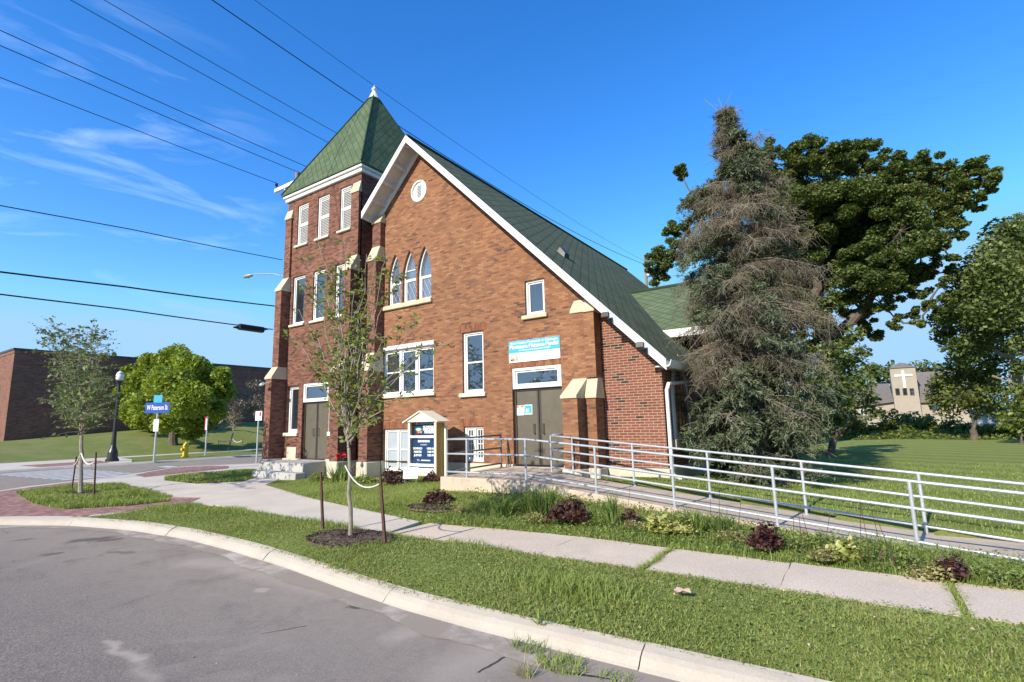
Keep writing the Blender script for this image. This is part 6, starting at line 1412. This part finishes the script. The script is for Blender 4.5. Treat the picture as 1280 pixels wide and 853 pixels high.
mb.hexa([(xl2-.3, CYY+.7, z0_-.6), (tl.x-.02, CYY+.7, z0_), (tl.x-.02, CYY+7.1, z1_), (xl2-.3, CYY+7.1, z1_)], [(xl2-.3, CYY+.7, z0_-.45), (tl.x-.02, CYY+.7, z0_+.15), (tl.x-.02, CYY+7.1, z1_+.15), (xl2-.3, CYY+7.1, z1_+.15)]); mb.build('roof', M_tanroof, FC)
for (pa, pb) in (((1162, 513), (1174, 504)), ((1141, 518), (1147, 514.5)), ((1075.5, 520), (1079.5, 511))):
    a, b = at(*pa, CYY+1.2), at(*pb, CYY+1.2); mb = MB(); yy = CYY+1.2 if pa[0] != 1141 else CYY
    frect(mb, (a.x, b.x, a.z, b.z), .1, yy-.05, yy-.0); o = mb.build('window', M_white if pa[0] < 1100 else M_doorfr, FC); mb = MB(); mb.box(a.x+.06, b.x-.06, yy-.025, yy+.002, a.z+.06, b.z-.06); mb.build('pane', M_glass, o)
# grey shed with a white board
a, b = at(1222, 531, 62), at(1246, 516, 62); SH = thing('shed', (a.x, 62, 0), 'small grey shed in the shade behind the hedge', 'shed')
mb = MB(); mb.box(a.x, b.x, 62, 65, 0, b.z); mb.build('wall', M_grey, SH); mb = MB(); mb.prism([(a.x-.2, 61.8, b.z), (b.x+.2, 61.8, b.z), ((a.x+b.x)/2, 61.8, b.z+.7)], (0, 3.4, 0)); mb.build('roof', M_tanroof, SH)
a, b = at(1248, 532.5, 47), at(1263, 527, 47); mb = MB(); mb.prism([(a.x, 47, a.z), (a.x+.35, 47, a.z), (b.x, 47, b.z), (b.x-.4, 47, b.z)], (0, .06, 0)); tag(mb.build('white_board', M_white), 'white board leaning among the undergrowth near the shed', 'board')
# trees beyond the pale church
for i, (px, py, rp, Y, lab) in enumerate(((1080, 478, 18, 120, 'hazy tree behind the left roof of the pale church'), (1102, 470, 16, 118, 'hazy tree touching the pale church tower, street side'), (1150, 470, 18, 125, 'hazy tree between the pale tower and its roof ridge'), (1172, 470, 18, 120, 'hazy tree above the far roof ridge'), (1125, 474, 18, 122, 'hazy tree straight behind the pale church tower'), (1200, 478, 20, 120, 'hazy tree hidden behind the low bushy tree'), (1060, 490, 20, 118, 'hazy tree next to the drooping dark crown'))):
    bl_ = []
    for k in range(9):
        q = at(px+random.uniform(-.9, .9)*rp, py-4+random.uniform(-.4, 1.6)*rp, Y+random.uniform(-2, 2)); bl_.append((q, rp*.6/FPX*(q-Vector((0, 0, CH))).length))
    crown_tree('distant_tree', Vector((at(px, 520, Y).x, Y, 0)), bl_, 16, .75, M_rtree, lab, .3, M_dark, .25, group='trees beyond the pale church')
# far tree line that closes the horizon
for i, (x, y, hh) in enumerate(((40, 130, 13), (62, 120, 14), (-10, 150, 11), (90, 140, 15), (20, 160, 12))):
    bl_ = [(Vector((x+random.uniform(-6, 6), y+random.uniform(-3, 3), hh*random.uniform(.3, .9))), random.uniform(2.5, 4)) for k in range(14)]
    crown_tree('distant_tree', Vector((x, y, 0)), bl_, 10, .9, M_rtree, 'far tree on the horizon', .35, M_dark, .25, group='far trees on the horizon')
# the street tree across the street, behind the viewer, that the window panes mirror
for (x, y, hh) in ((-28, -25, 12), (-22, -31, 13), (-36, -26, 14), (-43, -29, 14), (-50, -28, 15), (-57, -31, 15)):
    bl_ = [(Vector((x+random.uniform(-3.2, 3.2), y+random.uniform(-2, 2), hh*random.uniform(.45, .95))), random.uniform(.7, 1.3)) for k in range(11)]
    crown_tree('street_tree', Vector((x, y, 0)), bl_, 30, .4, M_oak, 'open crowned tree on the opposite side of the street', .3, M_dark, .35, group='trees on the opposite side of the street')
# ------------------------------------------------------------------ light and sky
SUN_EL = math.atan(.56); sv = Vector((-.12, -1, 0)).normalized()
sdir = Vector((sv.x*math.cos(SUN_EL), sv.y*math.cos(SUN_EL), math.sin(SUN_EL)))
sl = bpy.data.lights.new('sun', 'SUN'); sl.energy = 4.1; sl.angle = R(.53); sl.color = (1, .918, .785); so_ = bpy.data.objects.new('sun', sl); COL.objects.link(so_)
so_.rotation_euler = (-sdir).to_track_quat('-Z', 'Y').to_euler(); so_.location = (0, -20, 30)
W = bpy.data.worlds.new('World'); SC.world = W; W.use_nodes = True; nt = W.node_tree; nt.nodes.clear()
sky = nt.nodes.new('ShaderNodeTexSky'); sky.sky_type = 'NISHITA'; sky.sun_disc = False; sky.sun_elevation = SUN_EL; sky.sun_rotation = math.atan2(sdir.x, sdir.y); sky.altitude = 200; sky.air_density = 1.0; sky.dust_density = .25; sky.ozone_density = 3.0
bg = nt.nodes.new('ShaderNodeBackground'); bg.inputs[1].default_value = .125; out = nt.nodes.new('ShaderNodeOutputWorld')
tc = nt.nodes.new('ShaderNodeTexCoord')
# thin cirrus: stretched noise on the sky dome, only in the quarter where the photograph has it
mp = nt.nodes.new('ShaderNodeMapping'); mp.inputs['Rotation'].default_value = (0, R(8), R(28)); mp.inputs['Scale'].default_value = (2.2, 3.2, 15); nt.links.new(tc.outputs['Generated'], mp.inputs[0])
nz = nt.nodes.new('ShaderNodeTexNoise'); nz.inputs['Scale'].default_value = 1.5; nz.inputs['Detail'].default_value = 7; nz.inputs['Roughness'].default_value = .6; nz.inputs['Distortion'].default_value = .7; nt.links.new(mp.outputs[0], nz.inputs[0])
cr = nt.nodes.new('ShaderNodeValToRGB'); cr.color_ramp.elements[0].position = .52; cr.color_ramp.elements[1].position = .80; cr.color_ramp.elements[1].color = (.19, .19, .19, 1); nt.links.new(nz.outputs[0], cr.inputs[0])
cd = ray(130, 245); cd = cd/np.linalg.norm(cd)
dp = nt.nodes.new('ShaderNodeVectorMath'); dp.operation = 'DOT_PRODUCT'; nt.links.new(tc.outputs['Generated'], dp.inputs[0]); dp.inputs[1].default_value = tuple(cd)
mr = nt.nodes.new('ShaderNodeMapRange'); mr.inputs[1].default_value = .955; mr.inputs[2].default_value = .995; nt.links.new(dp.outputs['Value'], mr.inputs[0])
mm = nt.nodes.new('ShaderNodeMath'); mm.operation = 'MULTIPLY'; nt.links.new(cr.outputs[0], mm.inputs[0]); nt.links.new(mr.outputs[0], mm.inputs[1])
mx = nt.nodes.new('ShaderNodeMix'); mx.data_type = 'RGBA'; nt.links.new(mm.outputs[0], mx.inputs[0]); nt.links.new(sky.outputs[0], mx.inputs[6]); mx.inputs[7].default_value = (6.5, 7.2, 8.0, 1)
hs = nt.nodes.new('ShaderNodeHueSaturation'); hs.inputs['Saturation'].default_value = 1.33; hs.inputs['Hue'].default_value = .509; hs.inputs['Value'].default_value = 1.52; nt.links.new(mx.outputs[2], hs.inputs['Color'])
dk = nt.nodes.new('ShaderNodeMix'); dk.data_type = 'RGBA'; dk.blend_type = 'DARKEN'; dk.inputs[0].default_value = 1; dk.inputs[7].default_value = (2.0, 3.5, 5.5, 1)
nt.links.new(hs.outputs[0], dk.inputs[6]); nt.links.new(dk.outputs[2], bg.inputs[0]); nt.links.new(bg.outputs[0], out.inputs[0])
SC.view_settings.view_transform = 'Standard'; SC.view_settings.look = 'None'; SC.view_settings.exposure = .70; SC.view_settings.gamma = 1; SC.view_settings.use_curve_mapping = False
SC.render.engine = 'CYCLES'; SC.cycles.max_bounces = 6; SC.cycles.diffuse_bounces = 3; SC.cycles.glossy_bounces = 3; SC.cycles.transmission_bounces = 3; SC.cycles.transparent_max_bounces = 4; SC.cycles.use_denoising = True
